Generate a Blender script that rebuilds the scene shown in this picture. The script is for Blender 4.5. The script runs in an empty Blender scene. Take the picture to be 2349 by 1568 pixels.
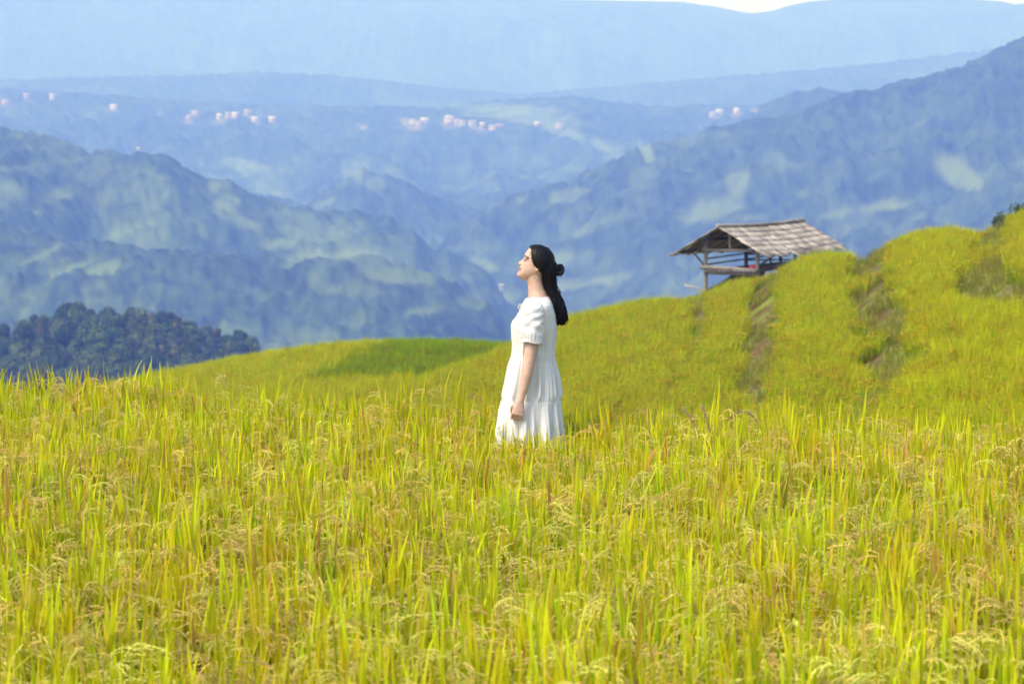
import bpy, bmesh, math, random
import numpy as np
from mathutils import Vector, Matrix, Euler

S = bpy.context.scene
COL = S.collection
R = math.radians
rng = np.random.default_rng(7)
random.seed(7)

# ------------------------------------------------------------------ camera
LENS, CAMZ, PITCH = 85.0, 2.34, 4.22
F = LENS / 36.0 * 2349.0            # focal length in units of a 2349-wide frame
CX, CY, HZ = 1174.5, 784.0, 375.0
cam = bpy.data.cameras.new('camera'); camo = bpy.data.objects.new('camera', cam); COL.objects.link(camo)
camo.location = (0, 0, CAMZ); camo.rotation_euler = (R(90 - PITCH), 0, 0)
cam.lens = LENS; cam.sensor_width = 36; cam.sensor_fit = 'HORIZONTAL'
cam.clip_start = 0.1; cam.clip_end = 60000
cam.dof.use_dof = True; cam.dof.focus_distance = 13.8; cam.dof.aperture_fstop = 5.3
S.camera = camo

# ------------------------------------------------------------------ sky and sun
SUN_EL, SUN_AZ = 52.0, -125.0       # azimuth measured from +Y, clockwise positive (minus = left of the view)
w = bpy.data.worlds.new('World'); S.world = w; w.use_nodes = True
nt = w.node_tree; bg = nt.nodes['Background']
sky = nt.nodes.new('ShaderNodeTexSky'); sky.sky_type = 'NISHITA'; sky.sun_disc = False
sky.sun_elevation = R(SUN_EL); sky.sun_rotation = R(SUN_AZ); sky.dust_density = 4.0; sky.air_density = 1.0; sky.altitude = 800
nt.links.new(sky.outputs[0], bg.inputs[0]); bg.inputs[1].default_value = 0.15
sl = bpy.data.lights.new('sun', 'SUN'); so = bpy.data.objects.new('sun', sl); COL.objects.link(so)
sl.energy = 1.55; sl.angle = R(28); sl.color = (1.0, 0.95, 0.87)
sd = Vector((math.sin(R(SUN_AZ)) * math.cos(R(SUN_EL)), math.cos(R(SUN_AZ)) * math.cos(R(SUN_EL)), math.sin(R(SUN_EL))))
so.rotation_euler = sd.to_track_quat('Z', 'Y').to_euler()
so.location = (0, 0, 60)
S.view_settings.view_transform = 'Standard'; S.view_settings.look = 'None'
S.view_settings.gamma = 1.0; S.view_settings.exposure = 1.24
c = S.cycles
c.max_bounces = 6; c.diffuse_bounces = 3; c.glossy_bounces = 2; c.transmission_bounces = 4
c.volume_bounces = 2; c.transparent_max_bounces = 6; c.use_denoising = True

# ------------------------------------------------------------------ helpers
def pt(u, v, Y):
    """world point at distance Y (along +y) seen at photo position u, v (2349 x 1568)"""
    u, v, Y = np.broadcast_arrays(np.asarray(u, float), np.asarray(v, float), np.asarray(Y, float))
    dx = (u - CX) / F; dy = (CY - v) / F
    p = R(PITCH); cp, sp = math.cos(p), math.sin(p)
    wy = cp + dy * sp; wz = -sp + dy * cp
    t = Y / wy
    return np.stack([dx * t, Y, CAMZ + wz * t], -1)

def zat(v, Y): return pt(CX, v, Y)[..., 2]

def proj(x, y, z):
    p = R(PITCH); cp, sp = math.cos(p), math.sin(p)
    d = y * cp - (z - CAMZ) * sp; h = y * sp + (z - CAMZ) * cp
    return CX + F * x / d, CY - F * h / d

def smooth(a, b, x):
    t = np.clip((np.asarray(x, float) - a) / (b - a), 0, 1); return t * t * (3 - 2 * t)

def _hash(ix, iy, seed):
    n = (ix.astype(np.int64) * 374761393 + iy.astype(np.int64) * 668265263 + seed * 144665) & 0x7fffffff
    n = ((n ^ (n >> 13)) * 1274126177) & 0x7fffffff
    return ((n ^ (n >> 16)) & 0xffff) / 65535.0

def vnoise(x, y, seed=0):
    x = np.asarray(x, float); y = np.asarray(y, float)
    ix = np.floor(x); iy = np.floor(y); fx = x - ix; fy = y - iy
    fx = fx * fx * fx * (fx * (fx * 6 - 15) + 10); fy = fy * fy * fy * (fy * (fy * 6 - 15) + 10)
    a = _hash(ix, iy, seed); b = _hash(ix + 1, iy, seed); d = _hash(ix, iy + 1, seed); e = _hash(ix + 1, iy + 1, seed)
    return (a * (1 - fx) + b * fx) * (1 - fy) + (d * (1 - fx) + e * fx) * fy

def fbm(x, y, seed=0, oct=4, gain=0.5):
    s = 0; a = 1; t = 0
    for i in range(oct):
        s = s + a * vnoise(x * 2 ** i + 17.3 * i, y * 2 ** i - 9.1 * i, seed + i); t += a; a *= gain
    return s / t

def ridged(x, y, seed=0, oct=4):
    s = 0; a = 1; t = 0
    for i in range(oct):
        s = s + a * (1 - np.abs(2 * vnoise(x * 2 ** i + 3.7 * i, y * 2 ** i + 5.1 * i, seed + i) - 1)); t += a; a *= 0.5
    return s / t

def mesh_from(name, V, faces_by_n, col=None, mats=(), mat_idx=None, smooth_shade=False):
    """faces_by_n: list of int arrays (m, k); col: per-vertex rgb"""
    me = bpy.data.meshes.new(name)
    V = np.asarray(V, np.float32)
    me.vertices.add(len(V)); me.vertices.foreach_set('co', V.ravel())
    faces_by_n = [np.asarray(f, np.int32) for f in faces_by_n if len(f)]
    if faces_by_n:
        loops = np.concatenate([f.ravel() for f in faces_by_n])
        tot = np.concatenate([np.full(len(f), f.shape[1], np.int32) for f in faces_by_n])
        start = np.concatenate([[0], np.cumsum(tot)[:-1]]).astype(np.int32)
        me.loops.add(len(loops)); me.loops.foreach_set('vertex_index', loops)
        me.polygons.add(len(tot)); me.polygons.foreach_set('loop_start', start)
        if smooth_shade: me.polygons.foreach_set('use_smooth', np.ones(len(tot), bool))
        if mat_idx is not None: me.polygons.foreach_set('material_index', np.asarray(mat_idx, np.int32))
    me.update(calc_edges=True)
    if col is not None:
        ca = me.color_attributes.new('col', 'FLOAT_COLOR', 'POINT')
        c4 = np.ones((len(V), 4), np.float32); c4[:, :3] = col; ca.data.foreach_set('color', c4.ravel())
    for m in mats: me.materials.append(m)
    return me

def link(name, me, parent=None):
    o = bpy.data.objects.new(name, me); COL.objects.link(o)
    if parent is not None: o.parent = parent
    return o

def tag(o, label=None, cat=None, group=None, kind=None):
    if label: o['label'] = label
    if cat: o['category'] = cat
    if group: o['group'] = group
    if kind: o['kind'] = kind
    return o

class MB:
    """collects pieces into one mesh"""
    def __init__(s): s.V = []; s.F3 = []; s.F4 = []; s.C = []; s.n = 0
    def add(s, V, F, col=(1, 1, 1)):
        V = np.asarray(V, float); F = np.asarray(F, int) + s.n
        s.V.append(V); (s.F4 if F.shape[1] == 4 else s.F3).append(F)
        c = np.asarray(col, float); s.C.append(np.broadcast_to(c, (len(V), 3))); s.n += len(V)
    def mesh(s, name, mats=(), sm=False):
        f = []
        if s.F4: f.append(np.concatenate(s.F4))
        if s.F3: f.append(np.concatenate(s.F3))
        return mesh_from(name, np.concatenate(s.V), f, np.concatenate(s.C), mats, None, sm)
    def tube(s, P, rad, n=8, col=(1, 1, 1), rad2=None, up=(0, 1, 0), cap=True):
        """tube through points P with radius rad (array); rad2 = radius along 'up' axis"""
        P = np.asarray(P, float); m = len(P)
        rad = np.broadcast_to(np.asarray(rad, float), (m,)); rad2 = rad if rad2 is None else np.broadcast_to(np.asarray(rad2, float), (m,))
        T = np.gradient(P, axis=0); T /= np.linalg.norm(T, axis=1)[:, None] + 1e-12
        U = np.broadcast_to(np.asarray(up, float), P.shape); A = np.cross(U, T); bad = np.linalg.norm(A, axis=1) < 1e-4
        A[bad] = np.cross((1, 0.1, 0), T[bad]); A /= np.linalg.norm(A, axis=1)[:, None]; B = np.cross(T, A)
        th = np.arange(n) * 2 * np.pi / n
        V = (P[:, None] + A[:, None] * (np.cos(th)[None, :, None] * rad[:, None, None]) + B[:, None] * (np.sin(th)[None, :, None] * rad2[:, None, None])).reshape(-1, 3)
        i = np.arange(m - 1)[:, None] * n; j = np.arange(n)[None]; k = (j + 1) % n
        F = np.stack([i + j, i + k, i + n + k, i + n + j], -1).reshape(-1, 4)
        c = np.asarray(col, float)
        if c.ndim == 2: c = np.repeat(c, n, axis=0)
        if cap:
            V = np.concatenate([V, P[:1], P[-1:]]); a, b = m * n, m * n + 1
            jj = np.arange(n); kk = (jj + 1) % n
            F3 = np.concatenate([np.stack([jj * 0 + a, kk, jj], -1), np.stack([jj * 0 + b, (m - 1) * n + jj, (m - 1) * n + kk], -1)])
            if c.ndim == 2: c = np.concatenate([c, c[:1], c[-1:]])
            s.V.append(V); s.F4.append(F + s.n); s.F3.append(F3 + s.n); s.C.append(np.broadcast_to(c, (len(V), 3))); s.n += len(V)
        else: s.add(V, F, c)
    def ball(s, c, r, rot=None, col=(1, 1, 1), nu=12, nv=8):
        th = np.linspace(0, np.pi, nv + 1)[1:-1]; ph = np.arange(nu) * 2 * np.pi / nu
        V = np.stack([np.outer(np.sin(th), np.cos(ph)), np.outer(np.sin(th), np.sin(ph)), np.outer(np.cos(th), np.ones(nu))], -1).reshape(-1, 3)
        V = np.concatenate([V, [[0, 0, 1], [0, 0, -1]]]) * np.asarray(r, float)
        if rot is not None: V = V @ np.asarray(rot).T
        V = V + np.asarray(c, float)
        m = nv - 1; i = np.arange(m - 1)[:, None] * nu; j = np.arange(nu)[None]; k = (j + 1) % nu
        F4 = np.stack([i + j, i + nu + j, i + nu + k, i + k], -1).reshape(-1, 4)
        jj = np.arange(nu); kk = (jj + 1) % nu; a = m * nu
        F3 = np.concatenate([np.stack([jj * 0 + a, jj, kk], -1), np.stack([jj * 0 + a + 1, (m - 1) * nu + kk, (m - 1) * nu + jj], -1)])
        s.V.append(V); s.F4.append(F4 + s.n); s.F3.append(F3 + s.n); s.C.append(np.broadcast_to(np.asarray(col, float), (len(V), 3))); s.n += len(V)
    def box(s, c, size, rot=None, col=(1, 1, 1)):
        h = np.asarray(size, float) / 2
        V = np.array([[x, y, z] for x in (-1, 1) for y in (-1, 1) for z in (-1, 1)], float) * h
        if rot is not None: V = V @ np.asarray(rot).T
        s.add(V + np.asarray(c, float), [[0, 1, 3, 2], [4, 6, 7, 5], [0, 4, 5, 1], [2, 3, 7, 6], [0, 2, 6, 4], [1, 5, 7, 3]], col)

def mat(name, rough=0.6, translucent=0.0, bump=None, spec=0.4, tcol=(1.0, 1.0, 1.0), var=0.0, noise=None, fixed=None, rnd=0.0):
    """procedural material: colour from the mesh's own colours, optional bump, translucency, noise variation"""
    m = bpy.data.materials.new(name); m.use_nodes = True; t = m.node_tree; N = t.nodes; L = t.links
    b = N['Principled BSDF']; out = N['Material Output']
    b.inputs['Roughness'].default_value = rough; b.inputs['Specular IOR Level'].default_value = spec
    if fixed is None:
        a = N.new('ShaderNodeAttribute'); a.attribute_name = 'col'; src = a.outputs['Color']
    else:
        a = N.new('ShaderNodeRGB'); a.outputs[0].default_value = (*fixed, 1); src = a.outputs[0]
    if noise:
        sc, amt = noise
        tc = N.new('ShaderNodeTexCoord'); nz = N.new('ShaderNodeTexNoise'); nz.inputs['Scale'].default_value = sc; nz.inputs['Detail'].default_value = 5
        L.new(tc.outputs['Object'], nz.inputs['Vector'])
        mr = N.new('ShaderNodeMapRange'); mr.inputs['From Min'].default_value = 0.25; mr.inputs['From Max'].default_value = 0.75
        mr.inputs['To Min'].default_value = 1 - amt; mr.inputs['To Max'].default_value = 1 + amt
        L.new(nz.outputs['Fac'], mr.inputs['Value'])
        vm = N.new('ShaderNodeVectorMath'); vm.operation = 'SCALE'; L.new(src, vm.inputs[0]); L.new(mr.outputs[0], vm.inputs['Scale']); src = vm.outputs[0]
    if rnd:
        oi = N.new('ShaderNodeObjectInfo'); hs = N.new('ShaderNodeHueSaturation')
        mh = N.new('ShaderNodeMapRange'); mh.inputs['To Min'].default_value = 0.5 - 0.03 * rnd; mh.inputs['To Max'].default_value = 0.5 + 0.03 * rnd
        mv = N.new('ShaderNodeMath'); mv.operation = 'MULTIPLY_ADD'; mv.inputs[1].default_value = 0.35 * rnd; mv.inputs[2].default_value = 1 - 0.18 * rnd
        fr = N.new('ShaderNodeMath'); fr.operation = 'MULTIPLY'; fr.inputs[1].default_value = 7.13
        f2 = N.new('ShaderNodeMath'); f2.operation = 'FRACT'
        L.new(oi.outputs['Random'], mh.inputs['Value']); L.new(oi.outputs['Random'], fr.inputs[0]); L.new(fr.outputs[0], f2.inputs[0]); L.new(f2.outputs[0], mv.inputs[0])
        L.new(mh.outputs[0], hs.inputs['Hue']); L.new(mv.outputs[0], hs.inputs['Value']); L.new(src, hs.inputs['Color']); src = hs.outputs[0]
    L.new(src, b.inputs['Base Color'])
    if bump:
        sc, st, dist = bump
        tc = N.new('ShaderNodeTexCoord'); nz = N.new('ShaderNodeTexNoise'); nz.inputs['Scale'].default_value = sc; nz.inputs['Detail'].default_value = 4
        bp = N.new('ShaderNodeBump'); bp.inputs['Strength'].default_value = st; bp.inputs['Distance'].default_value = dist
        L.new(tc.outputs['Object'], nz.inputs['Vector']); L.new(nz.outputs['Fac'], bp.inputs['Height']); L.new(bp.outputs[0], b.inputs['Normal'])
    if translucent:
        tr = N.new('ShaderNodeBsdfTranslucent'); mx = N.new('ShaderNodeMixShader'); mx.inputs[0].default_value = translucent
        if tcol != (1.0, 1.0, 1.0):
            mm = N.new('ShaderNodeVectorMath'); mm.operation = 'MULTIPLY'; mm.inputs[1].default_value = tcol; L.new(src, mm.inputs[0]); L.new(mm.outputs[0], tr.inputs[0])
        else: L.new(src, tr.inputs[0])
        L.new(b.outputs[0], mx.inputs[1]); L.new(tr.outputs[0], mx.inputs[2]); L.new(mx.outputs[0], out.inputs['Surface'])
    return m

def grid_faces(n, m):
    i = np.arange(n - 1)[:, None] * m; j = np.arange(m - 1)[None]
    return np.stack([i + j, i + j + 1, i + m + j + 1, i + m + j], -1).reshape(-1, 4)

# ------------------------------------------------------------------ terraced ground, 0 - 125 m
def base_z(y): return -0.82 + 0.036 * (y - 28)
H1, H2, H3, H0 = 0.60, 0.54, 0.60, 0.75
CROP = 0.66                                                # height of the rice standing on the terraces
def on_plane(uv, dz):
    """photo points onto the terrace plane base_z + dz -> world xy"""
    P = []
    for u, v in uv:
        k = (v - HZ) / F
        y = (CAMZ - dz + 0.82 + 0.036 * 28) / (k + 0.036)
        P.append(((u - CX) / F * y, y))
    return P
L1 = [(22.5, 140), (12.6, 80)] + on_plane([(2036, 552), (2046, 592), (2085, 640), (2078, 700), (2106, 742), (2062, 792), (2000, 850), (1900, 905), (1780, 960), (1700, 990)], 0) + [(0.5, 25.5), (-2, 22), (-5, 18)]
L2 = [(16, 140), (9.0, 80)] + on_plane([(1790, 600), (1786, 645), (1782, 690), (1784, 740), (1738, 830), (1690, 880), (1600, 930), (1500, 962)], -H1) + [(-0.5, 30.5), (-3, 27), (-8, 22)]
L3 = [(11.6, 140), (6.6, 80)] + on_plane([(1622, 672), (1562, 735), (1512, 800), (1478, 860), (1400, 915), (1330, 950)], -H1 - H2) + [(-1.2, 34), (-4, 31), (-9, 27)]
L0 = [(29, 140), (16.6, 80)] + on_plane([(2313, 508), (2302, 535), (2304, 556), (2330, 568), (2375, 580), (2450, 590)], H0) + [(20, 51), (40, 46)]

def sdist(x, y, poly):
    """signed distance to polyline (positive on its right/upper terrace side)"""
    P = np.asarray(poly, float); best = np.full(np.shape(x), 1e9); sg = np.ones(np.shape(x))
    for a, b in zip(P[:-1], P[1:]):
        d = b - a; L = d @ d
        t = np.clip(((x - a[0]) * d[0] + (y - a[1]) * d[1]) / L, 0, 1)
        ex = x - a[0] - t * d[0]; ey = y - a[1] - t * d[1]; e = ex * ex + ey * ey
        cr = d[0] * ey - d[1] * ex
        m = e < best; best = np.where(m, e, best); sg = np.where(m, np.sign(cr), sg)
    return np.sqrt(best) * sg

def step(x, y, poly, wd, fr=0.38, rr=2.6):
    d = sdist(x, y, poly) + 0.45 * (fbm(x * 0.55, y * 0.4, 31, 3) - 0.5)
    return (1 - fr) * smooth(-wd, 0, d) + fr * smooth(-0.3, rr, d)

def edge_y(x): return 14.75 - 0.45 * x + 0.35 * (vnoise(x * 0.8, x * 0 + 3, 5) - 0.5)

def hill_z(x, y):
    b = base_z(y) - H1 - H2 - H3
    px = [-30, -3.5, -2.2, -0.8, 0.57, 1.58, 4.1, 5.6, 60]; pz = [9, 2.75, 2.35, 1.95, 1.35, 0.88, 0.3, 0.0, 0.0]
    b = b - np.interp(x, px, pz)
    b = b + H3 * step(x, y, L3, 0.5, 0.62, 2.2) + H2 * step(x, y, L2, 0.75, 0.42, 2.6) + H1 * step(x, y, L1, 0.95, 0.28, 2.2) + H0 * step(x, y, L0, 0.9, 0.2, 2.0)
    crest = 66 + 0.6 * np.sin(x * 0.7)
    b = b - 0.012 * np.clip(y - crest, 0, None) ** 2 + 0.10 * (fbm(x * 0.35, y * 0.2, 11, 3) - 0.5)
    return b - CROP

def mound_z(x, y):
    crest_v = np.interp(x / 85 * F + CX, [-400, 0, 240, 400, 600, 750, 900, 1060, 1170, 1400], [1010, 930, 875, 842, 802, 782, 773, 775, 784, 830])
    zc = CAMZ - (crest_v - HZ) / F * 85 - CROP
    return zc - 0.0018 * (y - 82) ** 2 * np.where(y > 82, 4.0, 0.25) + 0.12 * (fbm(x * 0.25, y * 0.15, 21, 3) - 0.5)

def ground_z(x, y):
    z = np.maximum(hill_z(x, y), mound_z(x, y))
    z = np.maximum(z, -40)
    nf = 1 - smooth(0.0, 0.8, y - edge_y(x))
    return z * (1 - nf) + 0.02 * nf * (fbm(x, y, 3, 2) - 0.5)

def dedupe(a): return np.unique(np.round(a, 4))
gy = dedupe(np.concatenate([np.arange(-6, 12, 0.5), np.arange(12, 18, 0.15), np.arange(18, 72, 0.2), np.arange(72, 126, 0.7)]))
ga = np.linspace(-1, 1, 330)
GY, GA = np.meshgrid(gy, ga, indexing='ij')
GX = GA * (6 + 0.30 * np.clip(GY, 0, None))
GZ = ground_z(GX, GY)
sx = np.abs(np.gradient(GZ, axis=1) / (np.gradient(GX, axis=1) + 1e-9)); sy = np.abs(np.gradient(GZ, axis=0) / np.gradient(GY, axis=0))
slope = np.sqrt(sx ** 2 + sy ** 2)
nz = fbm(GX * 1.3, GY * 1.3, 41, 4); nz2 = fbm(GX * 0.5 + 9, GY * 0.5, 47, 3)
earth = np.array([0.125, 0.082, 0.030]); green = np.array([0.15, 0.17, 0.03]); dirt = np.array([0.12, 0.10, 0.04])
colr = dirt + (green - dirt) * smooth(0.42, 0.6, nz2)[..., None]
bank = smooth(0.30, 0.55, slope) * smooth(0.50, 0.44, nz * 0.6 + nz2 * 0.4)
colr = colr + (earth - colr) * bank[..., None]
colr = colr * (0.75 + 0.5 * nz)[..., None]
GZ = GZ + smooth(0.25, 0.6, slope) * 0.16 * (fbm(GX * 2.2, GY * 2.2, 51, 4) - 0.5)
M_ground = mat('soil and grass', 0.95, spec=0.03, bump=(14, 0.6, 0.06), noise=(6, 0.35))
gme = mesh_from('ground', np.stack([GX, GY, GZ], -1).reshape(-1, 3), [grid_faces(*GX.shape)[:, ::-1]], colr.reshape(-1, 3), [M_ground], None, True)
tag(link('ground', gme), kind='structure')

# ------------------------------------------------------------------ valley, hills and mountains, 125 m - 12 km
def crest(lst, x, y):
    u = CX + F * x / y
    return np.interp(u, [p[0] for p in lst], [p[1] for p in lst])
TOPS = [(-420, 760), (-200, 735), (-40, 738), (0, 741), (40, 750), (76, 716), (100, 714), (125, 735), (158, 697), (176, 690), (208, 701), (249, 703), (302, 706), (349, 711), (381, 719), (407, 722), (437, 733), (475, 748), (498, 750), (545, 760), (577, 770), (600, 790), (640, 830), (760, 900)]
RID = [  # crest polyline in photo units, distance, front slope, back slope, ravine size
    (TOPS, 700, 0.13, 0.5, 0.0, 62),
    ([(-500, 520), (0, 520), (200, 560), (420, 580), (640, 605), (830, 585), (920, 610), (1000, 640), (1090, 690), (1170, 745), (1300, 800), (3000, 830)], 1700, 0.26, 0.4, 18, 0),
    ([(-600, 270), (0, 296), (100, 310), (200, 345), (300, 355), (390, 360), (435, 395), (475, 412), (525, 420), (575, 445), (650, 470), (725, 487), (875, 496), (950, 530), (990, 575), (1030, 580), (1075, 607), (1125, 635), (1160, 690), (1300, 800), (3000, 900)], 2200, 0.24, 0.5, 28, 0),
    ([(-500, 900), (900, 700), (1040, 520), (1174, 455), (1284, 420), (1340, 400), (1390, 380), (1440, 352), (1495, 333), (1550, 323), (1590, 320), (1625, 301), (1675, 290), (1750, 279), (1800, 268), (1924, 222), (1974, 211), (2050, 196), (2125, 176), (2200, 156), (2250, 136), (2275, 118), (2315, 103), (2349, 90), (2600, 10), (2900, -40)], 2700, 0.36, 0.5, 42, 0),
    ([(-500, 700), (1300, 420), (1590, 322), (1700, 284), (1750, 248), (1820, 218), (1874, 212), (1950, 230), (2349, 260), (2900, 300)], 3500, 0.35, 0.5, 35, 0),
    ([(-500, 330), (300, 420), (560, 440), (700, 470), (760, 430), (830, 382), (900, 410), (1050, 470), (1200, 500), (1500, 600), (2900, 700)], 3100, 0.30, 0.4, 30, 0),
    ([(-500, 215), (0, 205), (300, 222), (520, 240), (700, 246), (950, 250), (1100, 240), (1300, 226), (1500, 250), (1700, 245), (2000, 240), (2900, 240)], 4700, 0.17, 0.3, 60, 0),
    ([(-500, 130), (0, 190), (400, 180), (600, 168), (800, 176), (1000, 200), (1200, 215), (1500, 190), (2000, 150), (2400, 100), (2900, 80)], 6100, 0.24, 0.4, 90, 0),
    ([(-800, -150), (0, -80), (300, -45), (600, -22), (850, -4), (1000, -8), (1250, 2), (1450, 5), (1560, 6), (1640, 17), (1700, 29), (1725, 31), (1765, 25), (1800, 14), (1850, 3), (1950, -6), (2150, -8), (2290, 2), (2320, 9), (2360, 5), (2500, -30), (3000, -60)], 9500, 0.30, 0.5, 120, 0),
]
FLOOR = -150.0
def hills_z(x, y, detail=True):
    z = np.full(np.shape(x), FLOOR) + 14 * fbm(x / 300, y / 300, 61, 4)
    for k, (lst, Y, sf, sb, rav, drop) in enumerate(RID):
        v = crest(lst, x, y)
        zc = CAMZ - (v + drop - HZ) / F * Y
        Yr = Y * (1 + 0.05 * (vnoise(x / (0.18 * Y), x * 0, 70 + k) - 0.5))
        d = y - Yr; dn = np.sqrt(d * d + (0.012 * Y) ** 2) - 0.012 * Y
        fall = np.where(d < 0, sf, sb) * dn
        if rav:
            sc = 0.055 * Y + 40
            rg = ridged(x / sc + 3 * k, y / (sc * 1.5), 90 + k, 4)
            amp = np.minimum(fall * 0.7, rav * 1.05)
            rg2 = ridged(x / (sc * .33) + 1.7 * k, y / (sc * .45), 120 + k, 3)
            fall = fall - amp * ((rg - 0.62) * 1.5 + (rg2 - 0.62) * 0.38)
        z = np.maximum(z, zc - fall)
    return z
hy = np.exp(np.linspace(math.log(118), math.log(12800), 1100))
ha = np.linspace(-0.33, 0.33, 760)
HY, HA = np.meshgrid(hy, ha, indexing='ij'); HX = HA * HY
HZg = hills_z(HX, HY)
near = smooth(150, 500, HY)
HZg = HZg * near + (-16 - 0.22 * (HY - 118)).clip(-150, 0) * (1 - near)
hn = fbm(HX / 6.5, HY / 11, 201, 3); hb = fbm(HX / 140, HY / 140, 211, 4); hp = fbm(HX / 70, HY / 110, 221, 4)
hs_x = np.gradient(HZg, axis=1) / np.gradient(HX, axis=1)
hn2 = fbm(HX / 17, HY / 28, 205, 3); hq = np.clip((0.5 * hn + 0.25 * hn2 + 0.25 * hb - 0.30) * 2.6, 0, 1)
forest = np.stack([0.008 + 0.045 * hq, 0.018 + 0.070 * hq, 0.010 + 0.020 * hq], -1)
meadow = np.array([0.15, 0.20, 0.05]); clay = np.array([0.62, 0.45, 0.26])
hf1 = fbm(HX / 19, HY / 30, 223, 5, 0.6)
fm = smooth(0.50, 0.66, hp * 0.4 + hb * 0.2 + hf1 * 0.4) * 0.30 + 0.12 * smooth(0.55, 0.68, hf1)
PU, PV = proj(HX, HY, HZg)
def patch(u, v, ru, rv, ang=0, soft=0.35):
    a = R(ang); du = PU - u; dv = PV - v
    p = (du * math.cos(a) + dv * math.sin(a)) / ru; q = (-du * math.sin(a) + dv * math.cos(a)) / rv
    r = np.sqrt(p * p + q * q) + 1.0 * (fbm(HX / 30, HY / 42, 231, 5) - 0.5)
    return smooth(1 + soft, 1 - soft, r)
FIELDS = [(30, 388, 50, 8, -3), (130, 373, 75, 8, -4), (25, 440, 45, 20, 0), (140, 452, 40, 10, 15), (90, 590, 60, 9, -30), (160, 620, 70, 10, -25), (235, 618, 40, 10, -15), (300, 530, 70, 7, -20), (520, 470, 28, 30, 30), (560, 510, 50, 12, 20), (490, 430, 20, 16, 0), (640, 560, 60, 14, -10), (830, 592, 100, 22, 6), (700, 590, 50, 14, -20), (910, 632, 85, 22, 8), (1110, 605, 40, 9, 20), (1120, 690, 70, 20, -10), (960, 720, 60, 14, -14), (745, 468, 34, 6, -18), (815, 390, 30, 28, 0), (862, 420, 24, 18, 0), (560, 380, 60, 14, 10), (600, 430, 60, 9, 20),
          (1200, 460, 26, 9, -8), (1300, 450, 45, 14, -12), (1390, 508, 66, 13, -14), (1345, 535, 40, 8, -5), (1640, 480, 90, 22, -14), (1700, 425, 40, 34, -30), (1960, 520, 32, 16, -30), (2035, 477, 70, 5, -8), (2200, 400, 60, 26, 30), (2000, 480, 110, 12, -10), (1270, 600, 90, 20, -10), (1400, 640, 60, 12, -15), (1290, 660, 50, 12, -10), (1090, 570, 50, 12, 0), (1700, 500, 60, 5, -5),
          (1210, 265, 130, 22, 6), (1290, 300, 60, 14, 20), (1010, 240, 60, 9, 0), (900, 230, 60, 10, 5), (1390, 340, 40, 16, 25), (580, 172, 60, 4, 0), (660, 170, 30, 4, 0), (800, 176, 26, 4, 0), (210, 205, 60, 5, 0), (100, 200, 40, 4, 0), (1480, 350, 12, 30, -30)]
for f in FIELDS: fm = np.maximum(fm, 0.78 * patch(*f))
fm = fm * (1 - 0.6 * smooth(4900, 5800, HY)) * (0.45 + 0.55 * smooth(0.30, 0.52, hf1))
em = np.zeros_like(fm)
for f in [(945, 290, 26, 7, 20), (968, 288, 14, 6, -20), (1025, 286, 14, 10, 25), (1050, 286, 14, 5, 0), (1095, 294, 26, 4, 6), (1130, 300, 20, 3, 5), (433, 272, 16, 12, -30), (452, 264, 12, 5, -20), (510, 274, 22, 6, -10), (535, 270, 10, 5, 0), (572, 268, 16, 5, 15), (590, 282, 6, 10, -20), (628, 281, 9, 4, 0), (833, 295, 8, 6, 0), (258, 253, 12, 5, 0), (366, 261, 8, 5, 0), (15, 240, 20, 5, 0), (65, 230, 10, 5, 0), (1640, 265, 16, 8, -10), (1690, 263, 14, 5, -10), (1730, 256, 8, 4, 0), (622, 795, 22, 5, 0)]:
    em = np.maximum(em, patch(*f, soft=0.5))
hcol = forest + (meadow * (0.7 + 0.6 * hb)[..., None] - forest) * fm[..., None]
hcol = hcol + (clay - hcol) * em[..., None] * 0.25
rough = (1 - np.maximum(fm, em)) * smooth(250, 800, HY) * (PV > 60)
HZg = HZg + rough * (8 * (fbm(HX / 6.5, HY / 11, 241, 2) - 0.4) + 7 * (vnoise(HX / 16, HY / 24, 251) - 0.4))
M_hill = mat('forested hillside', 0.95, spec=0.1)
hme = mesh_from('hills', np.stack([HX, HY, HZg], -1).reshape(-1, 3), [grid_faces(*HX.shape)[:, ::-1]], hcol.reshape(-1, 3), [M_hill], None, True)
tag(link('hills', hme), kind='structure')

# ------------------------------------------------------------------ rice
class Proto:
    """collects variant clumps in one mesh, each vertex tagged with its variant number"""
    def __init__(s): s.mb = MB(); s.vid = []
    def close(s, k): s.vid += [k] * (s.mb.n - len(s.vid))

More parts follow.
